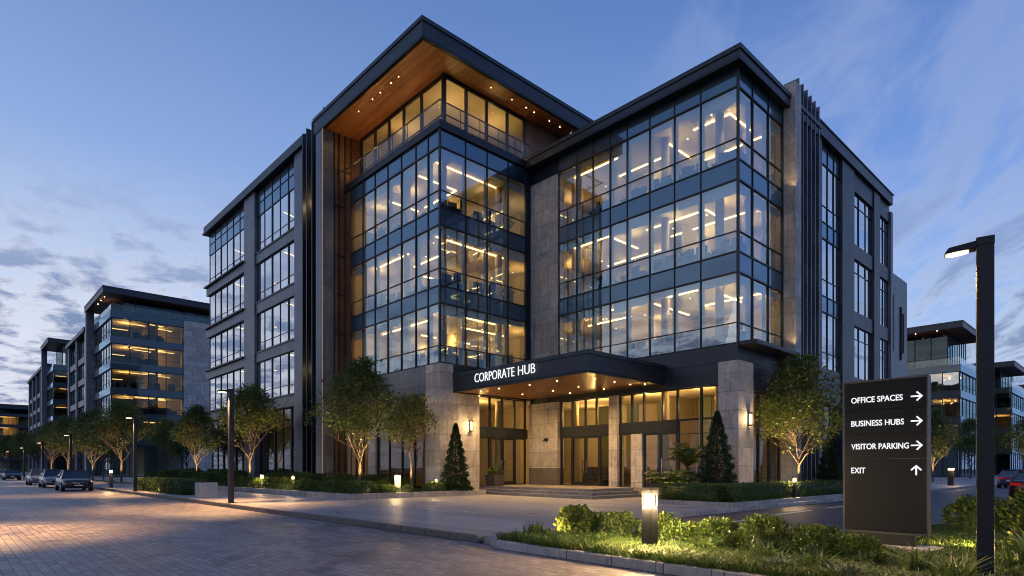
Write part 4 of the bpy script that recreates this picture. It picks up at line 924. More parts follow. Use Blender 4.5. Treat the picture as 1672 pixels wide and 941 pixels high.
# --- hedge bed right of the entrance
bush('hedge', 'long clipped hedge in front of the right wing, its near corner by the bollard', 'hedge', 'clipped hedge right of the entrance', (30.3, 11.35, .22), 8.7, .42, .72, 17000, .07, seed=21, boxy=True)
bush('hedge', 'short clipped hedge running back from the kerb corner to the steps', 'hedge', 'clipped hedge right of the entrance', (21.95, 12.85, .22), .42, 1.25, .72, 4200, .07, seed=22, boxy=True)
for x, y, sc, lb in ((27.9, 12.15, .6, 'round shrub at the foot of the tree right of the entrance'), (26.2, 12.2, .7, 'low shrub behind the hedge left of the right path light'), (32.0, 12.2, .7, 'low shrub behind the hedge below the sign')): dupo(lo2, (x, y, .2), 1, lb, sc)
def fern(label, loc, n, L, up, mat='sedge', seed=1, trunk=0, lw=.075):
    r = empty('fern_plant', loc, 0, label, 'plant', 'arching plants'); rng = random.Random(seed); V = []; F = []
    for i in range(n):
        a = i * 6.283 / n * 2.4 + rng.uniform(-.2, .2); l = L * rng.uniform(.7, 1.15); e = up * rng.uniform(.7, 2.2); pts = []
        for j in range(8):
            t = j / 7; pts.append(Vector((math.cos(a) * l * t, math.sin(a) * l * t, trunk + l * (e * t - 1.05 * t * t * e * .75))))
        sd = Vector((-math.sin(a), math.cos(a), 0))
        for j in range(7):
            for q in range(3):
                p = pts[j].lerp(pts[j + 1], q / 3); d = (pts[j + 1] - pts[j]).normalized(); w = l * .34 * math.sin(math.pi * min(1, (j + q / 3 + .8) / 8)) 
                for sg in (-1, 1):
                    tip = p + sd * sg * w + d * w * .6 - Vector((0, 0, w * .25)); k = len(V); V += [tuple(p), tuple(p + d * lw * .8), tuple(tip), tuple(p.lerp(tip, .5) - d * lw * .35)]; F.append((k, k + 1, k + 2, k + 3))
    npmesh('frond', V, F, mat, r)
    MB().tube((0, 0, -.1), (0, 0, max(.08, trunk)), .07, .06, 8).build('stem', 'bark', r); return r
fern('bright green arching fern lit from below beside the entrance', (23.0, 14.5, .24), 30, 1.15, .8, 'sedge', 1, .65)
fern('taller palm-like plant between the fern and the conifer', (24.4, 14.5, .24), 22, 1.05, 1.3, 'leaf', 2, 1.45)
fern('dark fern in the bed below the wood recess', (18.3, 33.0, .34), 14, .9, 1.0, 'leaf', 3, .1)
fern('second dark fern left of the tower pier', (18.5, 35.0, .34), 14, .9, 1.0, 'leaf', 4, .1)

# pot by the entrance
def pot(label, loc, w, h):
    r = empty('plant_pot', loc, 0, label, 'plant pot'); m = MB(); a, b = w * .42, w * .5
    v = [(-a, -a, 0), (a, -a, 0), (a, a, 0), (-a, a, 0), (-b, -b, h), (b, -b, h), (b, b, h), (-b, b, h)]
    m.v = v; m.f = [(0, 3, 2, 1), (0, 1, 5, 4), (1, 2, 6, 5), (2, 3, 7, 6), (3, 0, 4, 7), (4, 5, 6, 7)]; m.build('pot', 'pot', r, bevel=.015)
    V, F = shrub_geo(9, .36, .36, .34, 420, .17); V[:, 2] += h; npmesh('plant', V, F, 'leaf', r); return r
pot('dark square pot with a low leafy plant on the entrance landing', (22.95, 26.0, .60), .85, .62)

# --- foreground island
ISL = [(KX + .0, 9.55), (7.95, 9.0), (7.75, -6), (19.0, -6), (19.0, 4.0), (15.4, 5.0), (12.2, 6.0), (11.6, 9.2), (11.0, 9.7)]
isl = empty('planting_island', (0, 0, 0), 0, 'kerbed planting island in the foreground with bollard, shrubs and direction sign', 'planting bed')
ISG = 1
def ring(par, pts, wd, z0, z1, seg=.95):
    m = MB(); n = len(pts); P = [Vector((a, b, 0)) for a, b in pts]
    cen = sum(P, Vector()) / n; inn = []
    for i in range(n):
        a = (P[i] - P[i - 1]).normalized(); b = (P[(i + 1) % n] - P[i]).normalized(); na = Vector((-a.y, a.x, 0)); nb_ = Vector((-b.y, b.x, 0)); k = (na + nb_); k = k / max(.3, k.length_squared) * 2 * wd; inn.append(P[i] + k)
    for i in range(n):
        j = (i + 1) % n; L = (P[j] - P[i]).length; c = max(1, round(L / seg))
        for q in range(c):
            t0, t1 = q / c + .004 / L, (q + 1) / c - .004 / L
            a, b, d, e = P[i].lerp(P[j], t0), P[i].lerp(P[j], t1), inn[i].lerp(inn[j], t1), inn[i].lerp(inn[j], t0); m.poly([(a.x, a.y), (b.x, b.y), (d.x, d.y), (e.x, e.y)], z0, z1)
    return m.build('edging', 'kerb', par, bevel=.018)
ring(isl, ISL, .18, -.02, .165)
ISL = ISL[::-1] if False else ISL
MB().poly(inset(ISL, .09 * ISG), -.02, .12).build('soil', 'soil', isl)
FRONT = [(8.15, 9.2), (8.0, 8.2), (7.95, .5), (9.2, .5), (9.35, 6.0), (9.5, 9.0)]
tufts('ground_cover', 'bright green blades of grass-like ground cover along the front kerb of the island', 'ground cover', poly_area(FRONT, 420), 30000, .19, 'sedge', seed=8, z=.12, w=.018, lean=1.0)
tufts('ground_cover', 'grassy ground cover around the sign base and lamp pole', 'ground cover', poly_area([(9.9, .2), (12.3, .2), (12.3, 5.6), (10.2, 6.5)], 500), 14000, .12, 'hedge', seed=9, z=.12, w=.013, lean=.8)
tufts('lawn_grass', 'short lawn on the island behind the direction sign', 'lawn', poly_area([(12.2, .0), (18.7, .0), (18.7, 3.8), (12.4, 5.5)]), 30000, .09, 'sedge', seed=10, z=.12, w=.014, lean=.5)
GF = 'rounded shrubs in the foreground island'
fs = [bush('shrub', 'bright rounded shrub at the left of the foreground shrub row', 'shrub', GF, (10.45, 9.05, .1), .42, .42, .60, 2000, .085, 'leafy', 31),
      bush('shrub', 'broad rounded shrub directly left of the foreground bollard', 'shrub', GF, (10.15, 7.6, .1), .42, .43, .56, 2600, .062, 'hedge', 32),
      bush('shrub', 'shrub with mid-green leaves right of the foreground bollard', 'shrub', GF, (9.95, 5.3, .1), .44, .40, .58, 2600, .062, 'hedge', 33)]
FB_ = [(0, 10.4, 8.35, 1.0, 'second shrub of the foreground row, beside the bright one'), (1, 10.2, 6.7, .95, 'shrub directly behind the foreground bollard'), (2, 10.05, 6.0, .9, 'shrub just right of the foreground bollard'), (2, 9.95, 4.55, 1.0, 'shrub halfway between the bollard and the sign'), 
       (1, 10.1, 3.75, 1.0, 'dark shrub in front of the left edge of the sign'), (2, 10.3, 3.15, .95, 'dark shrub in front of the sign base'), (0, 17.6, 4.6, 1.2, 'shrub behind the lawn, left of the lamp pole'), (1, 18.0, 2.9, 1.5, 'large shrub right of the lamp pole'),
       (2, 17.6, 1.8, 1.5, 'large shrub at the right edge of the island'), (0, 14.5, 1.3, 1.2, 'bright shrub behind the lamp pole'), (1, 13.6, .7, 1.1, 'shrub at the right edge near the lamp pole')]
for i, (k, x, y, sc, lb) in enumerate(FB_): dupo(fs[k], (x + .12 * math.sin(i * 2.3), y, .1), i * 1.3, lb, (sc, sc, sc * (.82, 1.1, .92, 1.15, 1.0)[i % 5]))
def tuft_plant(label, loc, n, h, mat='sedge', seed=1, lean=.9, w=.02, rr=.05):
    o = tufts('grass_tuft', label, 'plant', lambda rng, k: rng.normal(size=(k, 2)) * rr, n, h, mat, None, seed, 0, w, lean, 'spiky grass tufts on the island'); o.location = loc; return o
ta = tuft_plant('spiky dark tuft at the left tip of the island', (8.85, 8.75, .12), 260, .34, 'leaf', 1, .5, .02, .1)
tb_ = tuft_plant('bright spiky tuft left of the bollard foot', (8.95, 7.0, .12), 110, .30, 'sedge', 2, 1.0, .022)
for i, (x, y, sc, lb) in enumerate(((9.3, 5.2, 1.1, 'bright spiky tuft right of the bollard foot'), (9.0, 4.0, 1.15, 'spiky tuft in front of the middle shrub'), (8.7, 3.2, 1.1, 'spiky tuft near the bottom edge of the picture'), (9.6, 2.2, 1.3, 'spiky tuft below the sign base'), (11.5, 1.2, 2.0, 'tall spiky tuft right of the lamp pole'), (9.0, 1.7, 1.3, 'spiky tuft left of the lamp pole foot'), (10.6, .9, 1.5, 'spiky tuft at the bottom right corner'), (11.2, 5.1, 1.0, 'spiky tuft behind the shrub row'))): dupo(tb_, (x, y, .12), i, lb, sc)
bl = tuft_plant('pale blue-green spiky plant at the bottom kerb', (8.45, 3.6, .12), 130, .24, 'blue_leaf', 5, 1.2, .03); dupo(bl, (8.35, 2.7, .12), 2, 'pale blue-green spiky plant in front of the sign, nearest the kerb', 1.1)

# ------------------------------------------------------------------ hedge row and block on the pavement
hs = bush('clipped_hedge', 'clipped cube of hedge nearest the square concrete planter', 'hedge', 'row of clipped hedge cubes by the kerb', (9.75, 36.6, .14), .62, .74, .80, 3300, .06, seed=41, boxy=True)
for i, lb in enumerate(('second', 'third', 'fourth', 'fifth', 'sixth')): dupo(hs, (9.75, 38.3 + i * 1.75, .14), 0, '%s clipped hedge cube from the concrete planter' % lb, (1, .98 + .03 * (i % 2), .97 + .03 * ((i + 1) % 2)))
cbx = empty('concrete_planter', (9.55, 32.9, .15), 0, 'square pale concrete block planter on the pavement beside the hedge row', 'planter')
MB().box(-.42, .42, -.42, .42, 0, .74).build('block', 'conc', cbx, bevel=.02); MB().box(-.34, .34, -.34, .34, .742, .75).build('soil', 'soil', cbx)

# ------------------------------------------------------------------ street lamps
def street_lamp(label, loc, rz, H=4.75, w=.19, arm=.44, power=110, cone=118, group='street lamps along the kerb', near=False):
    r = empty('street_lamp', loc, rz, label, 'street lamp', group)
    MB().box(-w / 2, w / 2, -w / 2, w / 2, 0, H - .1).build('pole', 'pole', r, bevel=.008)
    MB().box(-.17, .17, -.17, .17, 0, .025).build('base_plate', 'pole', r)
    MB().box(-w / 2 - .004, w / 2 + .004, -w / 2 - .004, w / 2 + .004, H - .1, H).build('cap', 'pole', r)
    h = MB(); x0, x1 = -w / 2 - arm, -w / 2; q = w * .55
    h.v = [(x0, -q, H - .15), (x1, -q, H - .13), (x1, q, H - .13), (x0, q, H - .15), (x0 + .05, -q * .9, H - .07), (x1, -q * .8, H - .03), (x1, q * .8, H - .03), (x0 + .05, q * .9, H - .07)]
    h.f = [(0, 3, 2, 1), (4, 5, 6, 7), (0, 1, 5, 4), (1, 2, 6, 5), (2, 3, 7, 6), (3, 0, 4, 7)]; hd = h.build('lamp_head', 'pole', r, bevel=.012)
    L = MB(); n = 20; cx_ = (x0 + x1) / 2 - .03
    L.v = [(cx_ + arm * .36 * math.cos(i * 6.283 / n), q * .72 * math.sin(i * 6.283 / n), H - .168 + .02 * ((cx_ + arm * .36 * math.cos(i * 6.283 / n)) - x0) / arm) for i in range(n)] ; L.v += [(a, b, c + .035) for a, b, c in L.v]
    L.f = [tuple(range(n))[::-1]] + [(i, (i + 1) % n, n + (i + 1) % n, n + i) for i in range(n)]; L.build('lens', 'lampw', hd)
    if power: spot(r, (cx_, 0, H - .26), (cx_ - .3, 0, 0), power, cone, (1, .56, .22), .7, .09)
    return r
sl_ = [(26.4, 'nearest street lamp on the kerb, before the open-crowned tree'), (44.0, 'second street lamp along the kerb, behind the hedge cubes'), (71.4, 'third street lamp, just right of the parked cars'), (95, 'fourth street lamp, behind the parked silver cars'), (120, 'fifth street lamp along the kerb'), (150, 'sixth street lamp, near the distant cars'), (190, 'farthest street lamp of the row')]
for i, (y, lb) in enumerate(sl_): street_lamp(lb, (8.62, y, .15), 0, power=(3600, 2600, 1800, 1500, 1500, 0, 0)[i])
street_lamp('tall foreground street lamp with a thick dark pole right of the direction sign', (10.04, 1.56, .10), R(-78), 4.55, .185, .35, 1100, group='foreground street lamp')
# lamps on the near side of the street, just left of the view, light the brick paving
for y, p_, lb in ((3.5, 550, 'street lamp on the near kerb closest to the viewer'), (19.5, 4600, 'street lamp on the near kerb left of the view'), (44, 700, 'farther street lamp on the near kerb')):
    street_lamp(lb, (-.75, y, .15), R(180), power=p_, cone=100, group='street lamps of the near kerb')
# bollard lights
def bollard(label, loc, h=1.12, w=.20, kind='lantern', power=12, group='bollard lights', rz=0):
    r = empty('bollard_light', loc, rz, label, 'bollard light', group)
    if kind == 'lantern':
        a = w / 2; MB().box(-a, a, -a, a, 0, h * .71).build('post', 'pole', r, bevel=.006)
        t = MB(); t.box(-a * 1.06, a * 1.06, -a * 1.06, a * 1.06, h - .085, h); t.box(-a * .9, a * .9, -a * .9, a * .9, h * .71, h * .71 + .02); t.build('cap', 'pole', r, bevel=.005)
        b = MB(); q = a * .86
        for x in (-q, 0, q):
            for y in (-q, 0, q):
                if (x, y) != (0, 0): b.box(x - .010, x + .010, y - .010, y + .010, h * .71 + .02, h - .085)
        b.build('bar', 'pole', r); MB().box(-a * .62, a * .62, -a * .62, a * .62, h * .71 + .03, h - .1).build('lamp', 'lamp', r)
        o = h * .71 + .12
        for dx_, dy_ in ((-1, 0), (1, 0), (0, -1), (0, 1)): point(r, (dx_ * a * 1.6, dy_ * a * 1.6, o), power / 4, rad=.05)
    else:
        a = w / 2; MB().box(-a, a, -a, a, 0, h).build('post', 'pole' if kind == 'slim' else 'conc', r, bevel=.006)
        MB().box(-a - .006, a - .02 * 0 - .03, -a - .006, -a + .002, h - .2, h - .06).build('lens', 'lamp', r); MB().box(-a - .006, -a + .002, -a + .004, a - .04, h - .2, h - .06).build('lens', 'lamp', r)
        point(r, (-a - .15, -a - .15, h - .12), power)
    return r
bollard('dark lantern bollard glowing in the foreground island', (8.87, 6.0, .12), power=850)
bollard('lantern bollard at the front of the long hedge right of the entrance', (27.1, 10.86, .3), .95, .15, power=120)
bollard('pale square path light in the bed near the corner left of the steps', (16.3, 25.75, .34), .92, .22, 'pale', 90)
bollard('slim dark path light in the bed left of the largest tree', (14.35, 33.6, .34), .85, .13, 'slim', 90)
bollard('grey path light in the bed between lamp post and largest tree', (14.4, 38.4, .34), .85, .15, 'pale', 90)
bollard('slim dark bollard on the kerb right of the front parked car', (8.75, 52.5, .15), 1.35, .2, 'slim', 90)
bollard('bollard light beside the far pavement behind the sign', (61.8, 11.9, .15), 1.5, .4, 'slim', 90)
bollard('short path light on the pier foot by the conifer', (18.9, 26.1, .34), .75, .1, 'slim', 50)

def uplight(label, loc, tgt, power, size=75, h=.12):
    r = empty('uplight', loc, 0, label, 'garden uplight', 'garden uplights'); d = (Vector(tgt) - Vector(loc)).normalized()
    m = MB(); m.tube((0, 0, -.05), (0, 0, .04), .02, .02, 6); m.tube(Vector((0, 0, .04)), Vector((0, 0, .04)) + d * .12, .045, .055, 10); m.build('body', 'pole', r); power *= 4
    MB().tube(Vector((0, 0, .04)) + d * .121, Vector((0, 0, .04)) + d * .126, .045, .045, 10).build('lens', 'lamp', r)
    spot(r, Vector((0, 0, .04)) + d * .16, Vector((0, 0, .04)) + d * 3, power, size, (1, .64, .24), .6, .04); return r
uplight('uplight at the foot of the largest tree', (15.9, 28.95, .45), (16.2, 29.4, 4), 220)
uplight('second uplight behind the largest tree', (16.95, 29.15, .45), (16.5, 29.5, 4), 260)
uplight('uplight below the open-crowned tree', (15.7, 44.9, .45), (16.1, 45.4, 4), 300)
uplight('second uplight below the open-crowned tree', (17.0, 46.0, .4), (16.2, 45.6, 4), 200)
uplight('uplight at the foot of the small thin tree', (17.25, 26.1, .45), (17.5, 26.5, 3.5), 160)
uplight('uplight at the foot of the tree right of the entrance', (29.2, 11.88, .6), (29.9, 11.85, 3.6), 260)
uplight('second uplight by the tree right of the entrance', (30.3, 12.2, .6), (29.95, 11.9, 4), 260)
uplight('uplight under the street tree behind the concrete planter', (15.4, 57.4, .4), (16.2, 58.6, 4), 380)
uplight('uplight under the broad street tree', (11.7, 69.2, .3), (12.6, 70.6, 4), 330)
uplight('uplight under the street tree right of the third lamp', (11.4, 82.6, .3), (12.2, 84, 4), 330)
uplight('uplight under the tree above the silver car', (11.2, 100.5, .3), (12, 102, 4), 330)
uplight('uplight under the tree left of the three parked cars', (11.4, 120.5, .3), (12.2, 122, 4), 330)
uplight('uplight under the bright tree behind the sign', (75, 15.2, .3), (76, 16.4, 4), 400)
uplight('uplight under the tree right of the lamp pole', (91, 8.8, .3), (92, 9.8, 4), 350)
uplight('uplight under the tree in front of the pavilion', (82, 19.6, .3), (83, 20.6, 4), 350)
uplight('uplight under the tree at the right edge', (117, 11, .3), (118, 12, 4), 400)
uplight('uplight in front of the bright fern', (22.55, 14.2, .5), (23.1, 14.6, 1.3), 80, 120)
uplight('uplight at the stone pier left of the entrance', (18.9, 26.35, .4), (19.5, 27.0, 3), 90, 60)
uplight('uplight behind the foreground shrubs by the sign', (11.6, 5.6, .25), (10.6, 4.6, .5), 99, 130)
uplight('uplight in the lawn behind the direction sign', (13.5, 1.9, .2), (14.4, 3.0, .5), 110, 140)
uplight('uplight at the left shrub of the foreground row', (9.75, 9.3, .13), (10.4, 9.0, .5), 22, 130)
uplight('uplight between lamp pole and right shrubs', (12.6, .3, .25), (12.0, 1.3, .5), 70, 140)
uplight('uplight in front of the hedge cubes', (9.0, 40.5, .2), (9.9, 41, .6), 30, 140)

# ------------------------------------------------------------------ direction sign
sg = empty('direction_sign', (12.58, 0, 0), 0, 'tall dark direction sign panel listing OFFICE SPACES, BUSINESS HUBS, VISITOR PARKING and EXIT with arrows', 'sign')
y0, y1 = 2.76, 4.11
p = MB()
zs = [.43, 2.02 - .27, 2.02 + .185, 2.02 + .64, 3.22]
zs = [.43, 1.78, 2.235, 2.69, 3.215]
for a, b in zip(zs[:-1], zs[1:]): p.box(0, .17, y0 + .012, y1 - .012, a + .004, b - .004)
p.build('panel', 'signface', sg)
e = MB(); e.box(-.012, .2, y0 - .01, y0 + .01, .40, 3.25); e.box(-.012, .2, y1 - .01, y1 + .01, .40, 3.25); e.box(-.012, .2, y0 + .0101, y1 - .0101, 3.217, 3.25); e.box(.0, .2, y0 + .0101, y1 - .0101, .40, .428); e.build('frame', 'signedge', sg)
MB().box(.02, .15, y0 + .19, y1 - .17, .20, .40).build('plinth', 'metal_plain', sg); MB().box(-.25, .42, y0 - .15, y1 + .1, .05, .195).build('base_slab', 'conc', sg, bevel=.01)
def Yx(x, X=12.57):
    r = (x - 836) / 985; return X / (.7305 * r + .6828) * (-.6828 * r + .7305)
def sign_text(s, px0, px1, zc, h=.108):
    a, b = Yx(px0), Yx(px1); V, F = text_mesh(s, a - b, h, .012, .010); me = bpy.data.meshes.new('lettering'); me.from_pydata([(-.004 - z, a - x, zc - h / 2 + y) for x, y, z in V], [], F); me.materials.append(M['letter'])
    o = bpy.data.objects.new('lettering', me); COL.objects.link(o); o.parent = sg
for s_, a, b, zc in (('OFFICE SPACES', 1390, 1474, 2.885), ('BUSINESS HUBS', 1390, 1476, 2.445), ('VISITOR PARKING', 1390, 1484, 2.01), ('EXIT', 1390, 1413, 1.56)): sign_text(s_, a, b, zc)
def arrow(yc, zc, up):
    m = MB(); s = .082; w = .0125
    def bar(a, b):
        (a0, a1), (b0, b1) = a, b; L = math.hypot(b0 - a0, b1 - a1); nx, ny = -(b1 - a1) / L * w, (b0 - a0) / L * w
        q = [(a0 + nx, a1 + ny), (a0 - nx, a1 - ny), (b0 - nx, b1 - ny), (b0 + nx, b1 + ny)]; n = len(m.v)
        for dz_ in (-.004, -.016): m.v += [(dz_, yc - (u if not up else v), zc + (v if not up else u)) for u, v in q]
        m.f += [(n, n + 1, n + 2, n + 3), (n + 7, n + 6, n + 5, n + 4)] + [(n + i, n + 4 + i, n + 4 + (i + 1) % 4, n + (i + 1) % 4) for i in range(4)]
    bar((-s, 0), (s - .01, 0)); bar((s - .075, .078), (s + .008, -.006)); bar((s - .075, -.078), (s + .008, .006)); m.build('arrow', 'letter', sg)
for zc in (2.885, 2.445, 2.01): arrow(Yx(1496), zc, False)
arrow(Yx(1496), 1.56, True)

# ------------------------------------------------------------------ cars (front towards local -Y)
def car(label, loc, rz, paint, rear_lit=False, group='cars parked along the kerb'):
    r = empty('parked_car', loc, rz, label, 'car', group)
    st = [(-.02, .62, .30, .56, .64), (.06, .78, .24, .66, .74), (.30, .87, .20, .74, .82), (.85, .91, .20, .82, .90), (1.35, .91, .20, .86, .93), (2.3, .92, .20, .90, .95), (3.4, .92, .20, .93, .97), (4.1, .90, .22, .95, 1.01), (4.55, .84, .26, .92, 1.0), (4.70, .72, .36, .80, .88)]
    V = []; F = []
    for (y, hw, zl, zs, zt) in st:
        h = [(0, zl), (hw * .86, zl), (hw * .98, zl + .10), (hw, (zl + zs) / 2), (hw * .97, zs), (hw * .86, zt - .01), (hw * .5, zt + .015), (0, zt + .02)]
        row = h + [(-a, b) for a, b in h[-2:0:-1]]; V += [(a, y, b) for a, b in row]
    k = 14
    for i in range(len(st) - 1):
        for j in range(k): F.append((i * k + j, i * k + (j + 1) % k, (i + 1) * k + (j + 1) % k, (i + 1) * k + j))
    F.append(tuple(range(k))[::-1]); F.append(tuple((len(st) - 1) * k + j for j in range(k)))
    me = bpy.data.meshes.new('body'); me.from_pydata(V, [], F); me.materials.append(paint); me.polygons.foreach_set('use_smooth', [True] * len(me.polygons)); me.update()
    b = bpy.data.objects.new('body', me); COL.objects.link(b); b.parent = r
    sm = b.modifiers.new('sub', 'SUBSURF'); sm.levels = 1; sm.render_levels = 1
    g = MB(); bw, tw = .82, .62
    P = [(-bw, 1.12, .90), (bw, 1.12, .90), (bw * .98, 4.35, .97), (-bw * .98, 4.35, .97), (-tw, 1.95, 1.43), (tw, 1.95, 1.43), (tw, 3.35, 1.45), (-tw, 3.35, 1.45)]
    g.v = P; g.f = [(4, 5, 6, 7), (0, 1, 5, 4), (1, 2, 6, 5), (2, 3, 7, 6), (3, 0, 4, 7)]; g.build('window_glass', 'carglass', r, bevel=.03)
    q = MB()
    def bar(a, c, w=.035):
        q.tube(a, c, w, w, 6)
    for sx in (-1, 1):
        bar((sx * bw, 1.1, .90), (sx * (tw + .01), 1.94, 1.43)); bar((sx * (tw + .01), 1.94, 1.43), (sx * (tw + .01), 3.38, 1.45)); bar((sx * (tw + .01), 3.38, 1.45), (sx * bw * .98, 4.4, .97)); bar((sx * .83, 2.75, .93), (sx * (tw + .015), 2.72, 1.44), .025)
    q.box(-tw, tw, 1.93, 3.42, 1.435, 1.48); q.build('roof', paint, r, True, bevel=.02)
    for sx in (-1, 1):
        m = MB(); m.box(sx * .88, sx * 1.06, 1.62, 1.74, .93, 1.05); m.build('mirror', paint, r, bevel=.03)
        for y in (.88, 3.78):
            t = MB(); t.tube((sx * .70, y, .32), (sx * .925, y, .32), .32, .32, 24); w_ = t.build('wheel', 'tyre', r, bevel=.03)
            MB().tube((sx * .90, y, .32), (sx * .935, y, .32), .21, .19, 10).build('rim', 'rim', w_)
        h = MB(); h.v = [(sx * .44, .02, .56), (sx * .78, .13, .58), (sx * .82, .32, .72), (sx * .44, .09, .66), (sx * .44, .10, .55), (sx * .76, .22, .57), (sx * .80, .42, .70), (sx * .44, .2, .65)]
        h.f = [(0, 1, 2, 3), (7, 6, 5, 4), (0, 4, 5, 1), (1, 5, 6, 2), (2, 6, 7, 3), (3, 7, 4, 0)]; h.build('headlight', 'head', r)
        MB().box(sx * .42, sx * .80, 4.60, 4.69, .76, .88).build('tail_light', 'tail' if rear_lit else plain('tail_lens', (.25, .01, .01), .2), r, bevel=.02)
    MB().box(-.38, .38, -.045, .05, .46, .62).build('grille', 'carglass', r, bevel=.02)
    MB().box(-.60, .60, -.02, .1, .27, .36).build('air_intake', 'dark', r, bevel=.01)
    MB().box(-.36, .36, -.052, -.04, .60, .615).build('grille_trim', 'chrome', r); MB().tube((0, -.055, .545), (0, -.045, .545), .045, .045, 12).build('badge', 'chrome', r)
    MB().box(-.24, .24, -.06, -.046, .38, .46).build('licence_plate', 'white', r)
    MB().box(-.26, .26, 4.70, 4.72, .55, .67).build('licence_plate', 'white', r)
    if rear_lit: MB().box(-.5, .5, 4.655, 4.72, .80, .825).build('tail_light_bar', 'tail', r)
    return r
def paint(name, c, metal=.6):
    m, t, b, o = newmat(name); b.inputs['Base Color'].default_value = (*c, 1); b.inputs['Metallic'].default_value = metal * .5; b.inputs['Roughness'].default_value = .35
    b.inputs['Specular IOR Level'].default_value = .3; b.inputs['Coat Weight'].default_value = .6; b.inputs['Coat Roughness'].default_value = .05; return m
pdark, psil, pblu, pred = paint('dark_paint', (.018, .016, .022)), paint('silver_paint', (.20, .19, .20)), paint('blue_grey_paint', (.09, .10, .15)), paint('maroon_paint', (.10, .01, .015))
car('dark grey sedan parked at the front of the row of three, facing the viewer', (6.65, 51.3, 0), 0, pdark)
car('silver sedan parked in the middle of the row of three', (6.6, 62.0, 0), 0, psil)
car('bluish grey sedan parked at the back of the row of three', (6.5, 72.0, 0), 0, pblu)
for i, (y, pp, lb) in enumerate(((106, pdark, 'dark distant car nearest to the row of three'), (118, psil, 'pale distant car between two darker ones'), (140, pblu, 'bluish car farthest along the kerb'))): car(lb, (6.4, y, 0), 0, pp)
car('dark red car with lit tail lights parked right of the lamp pole', (43.2, 4.2, 0), R(90), pred, True, 'cars in the car park')
car('dark car parked beyond the red one at the right edge', (57.5, 6.0, 0), R(90), pdark, True, 'cars in the car park')
car('grey car parked farthest away at the right edge', (66.5, 8.0, 0), R(90), pblu, True, 'cars in the car park')

# ------------------------------------------------------------------ office furniture seen through the glass
def desk_proto():
    r = empty('office_desk', (0, 0, 0)); m = MB(); m.box(-.8, .8, -.38, .38, .71, .745); m.build('desktop', 'desk', r)
    MB().box(-.75, .75, .30, .33, .30, .70).build('modesty_panel', 'desk', r)
    l = MB(); [l.box(x, x + .04, -.34, .34, 0, .705) for x in (-.77, .73)]; l.build('leg', 'desk', r); return r
def mon_proto():
    r = empty('monitor', (0, 0, 0)); MB().box(-.29, .29, -.015, .015, .12, .47).build('screen', 'screen', r, bevel=.01)
    m = MB(); m.box(-.02, .02, -.02, .02, .01, .13); m.box(-.1, .1, -.08, .08, 0, .012); m.build('stand', 'screen', r); return r
def chair_proto():
    r = empty('office_chair', (0, 0, 0)); MB().box(-.24, .24, -.24, .24, .44, .52).build('seat', 'chair', r, bevel=.03)
    MB().box(-.22, .22, .22, .28, .56, 1.08).build('backrest', 'chair', r, bevel=.03)
    m = MB(); m.tube((0, 0, .08), (0, 0, .44), .03, .03, 8)
    for i in range(5): a = i * 1.257; m.tube((0, 0, .1), (.28 * math.cos(a), .28 * math.sin(a), .05), .022, .018, 5)
    m.build('base', 'chair', r); return r
def plant_proto():
    r = empty('indoor_plant', (0, 0, 0)); MB().tube((0, 0, 0), (0, 0, .42), .16, .21, 14).build('pot', 'pot', r)
    rng = np.random.default_rng(4); n = 170; V, F = quads(np.column_stack([rng.normal(size=n) * .14, rng.normal(size=n) * .14, rng.uniform(.5, 1.15, n)]), rng.normal(size=(n, 3)) + np.array([0, 0, .7]), .28 * rng.uniform(.6, 1.2, n), .4, rng)
    npmesh('foliage', V, F, 'leaf', r); return r
protos = dict(office_desk=desk_proto(), monitor=mon_proto(), office_chair=chair_proto(), indoor_plant=plant_proto()); used = set()
catn = dict(office_desk='desk', monitor='monitor', office_chair='chair', indoor_plant='plant')
def put(kind, x, y, z, rz, label, group):
    o = protos[kind]
    if kind in used: o = copy_tree(o)
    used.add(kind); o.location = (x, y, z); o.rotation_euler = (0, 0, rz); tag(o, label, catn[kind], group)
fl = ['lowest', 'middle', 'upper']
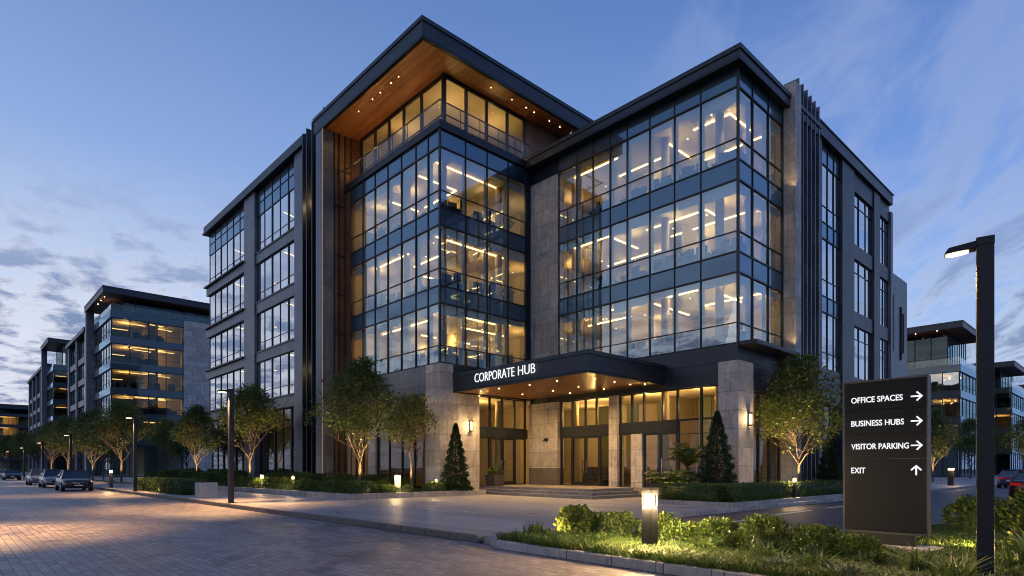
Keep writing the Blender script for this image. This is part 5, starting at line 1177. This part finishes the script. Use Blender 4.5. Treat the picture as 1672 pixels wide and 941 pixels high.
for k, (z0, _, _) in enumerate(LV):
    z = z0 + .004
    for wing, spots_ in (('left tower on its street side', [(20.9, 28.6 + .2, 1), (20.9, 30.6, 1), (20.9, 33.0, 1), (20.9, 35.2, 1)]), ('left tower on its courtyard side', [(20.6 + .4, 27.9, 0), (23.6, 27.9, 0), (22.4, 29.9, 0)]),
                         ('right tower', [(27.7, 16.0, 1), (27.7, 17.9 - .1, 1), (27.8, 19.7, 1), (27.7, 21.8, 1), (29.6, 17.0, 1), (29.6, 20.2, 1), (27.8, 14.2, 1)])):
        for i, (x, y, o_) in enumerate(spots_):
            if random.random() < .12: continue
            rz = R(90) if o_ else 0; od = ('first', 'second', 'third', 'fourth', 'fifth', 'sixth', 'seventh')[i]; wn = {'left tower on its street side': 'left tower street side', 'left tower on its courtyard side': 'left tower courtyard side', 'right tower': 'right tower'}[wing]
            put('office_desk', x, y, z, rz, '%s dark desk counted along the %s, %s storey' % (od, wn, fl[k]), 'office desks behind the glass')
            dds = (-.35, .35) if random.random() < .6 else (random.uniform(-.3, .3),)
            for dd in dds:
                px, py = (x, y + dd) if o_ else (x + dd, y)
                put('monitor', px, py, z + .747, rz + random.uniform(-.3, .3), '%smonitor on the %s desk along the %s, %s storey' % ('' if len(dds) == 1 else 'near ' if dd < 0 else 'far ', od, wn, fl[k]), 'computer monitors behind the glass')
            cx_, cy_ = (x - .62, y + random.uniform(-.3, .3)) if o_ else (x + random.uniform(-.3, .3), y - .62)
            put('office_chair', cx_, cy_, z, rz + random.uniform(-.6, .6) + R(180), 'swivel chair at the %s desk along the %s, %s storey' % (od, wn, fl[k]), 'office chairs behind the glass')
    put('indoor_plant', 25.2, 27.4, z, 0, 'potted plant by the courtyard glass of the left tower, %s office storey' % fl[k], 'indoor potted plants')
    if k < 2: put('indoor_plant', 28.0, 16.9, z, 1, 'potted plant between the desks of the right tower, %s office storey' % fl[k], 'indoor potted plants')
    put('indoor_plant', 20.4, 34.1, z, 2, 'potted plant by the street side glass of the left tower, %s office storey' % fl[k], 'indoor potted plants')
for i, (x, y) in enumerate(((28.4, 21.6), (28.6, 18.3), (28.3, 16.2), (28.4, 23.0))):
    put('office_desk', x, y, .604, R(90), 'dark table in the lit lobby, %s from the left door' % ('second', 'third', 'fourth', 'first')[i], 'lobby tables'); 
    for s_ in (-1, 1): put('office_chair', x + s_ * .7, y + .1, .604, R(90 * s_), 'dark chair on the %s side of the %s table in the lobby' % ('near' if s_ < 0 else 'far', ('second', 'third', 'fourth', 'first')[i]), 'lobby chairs')
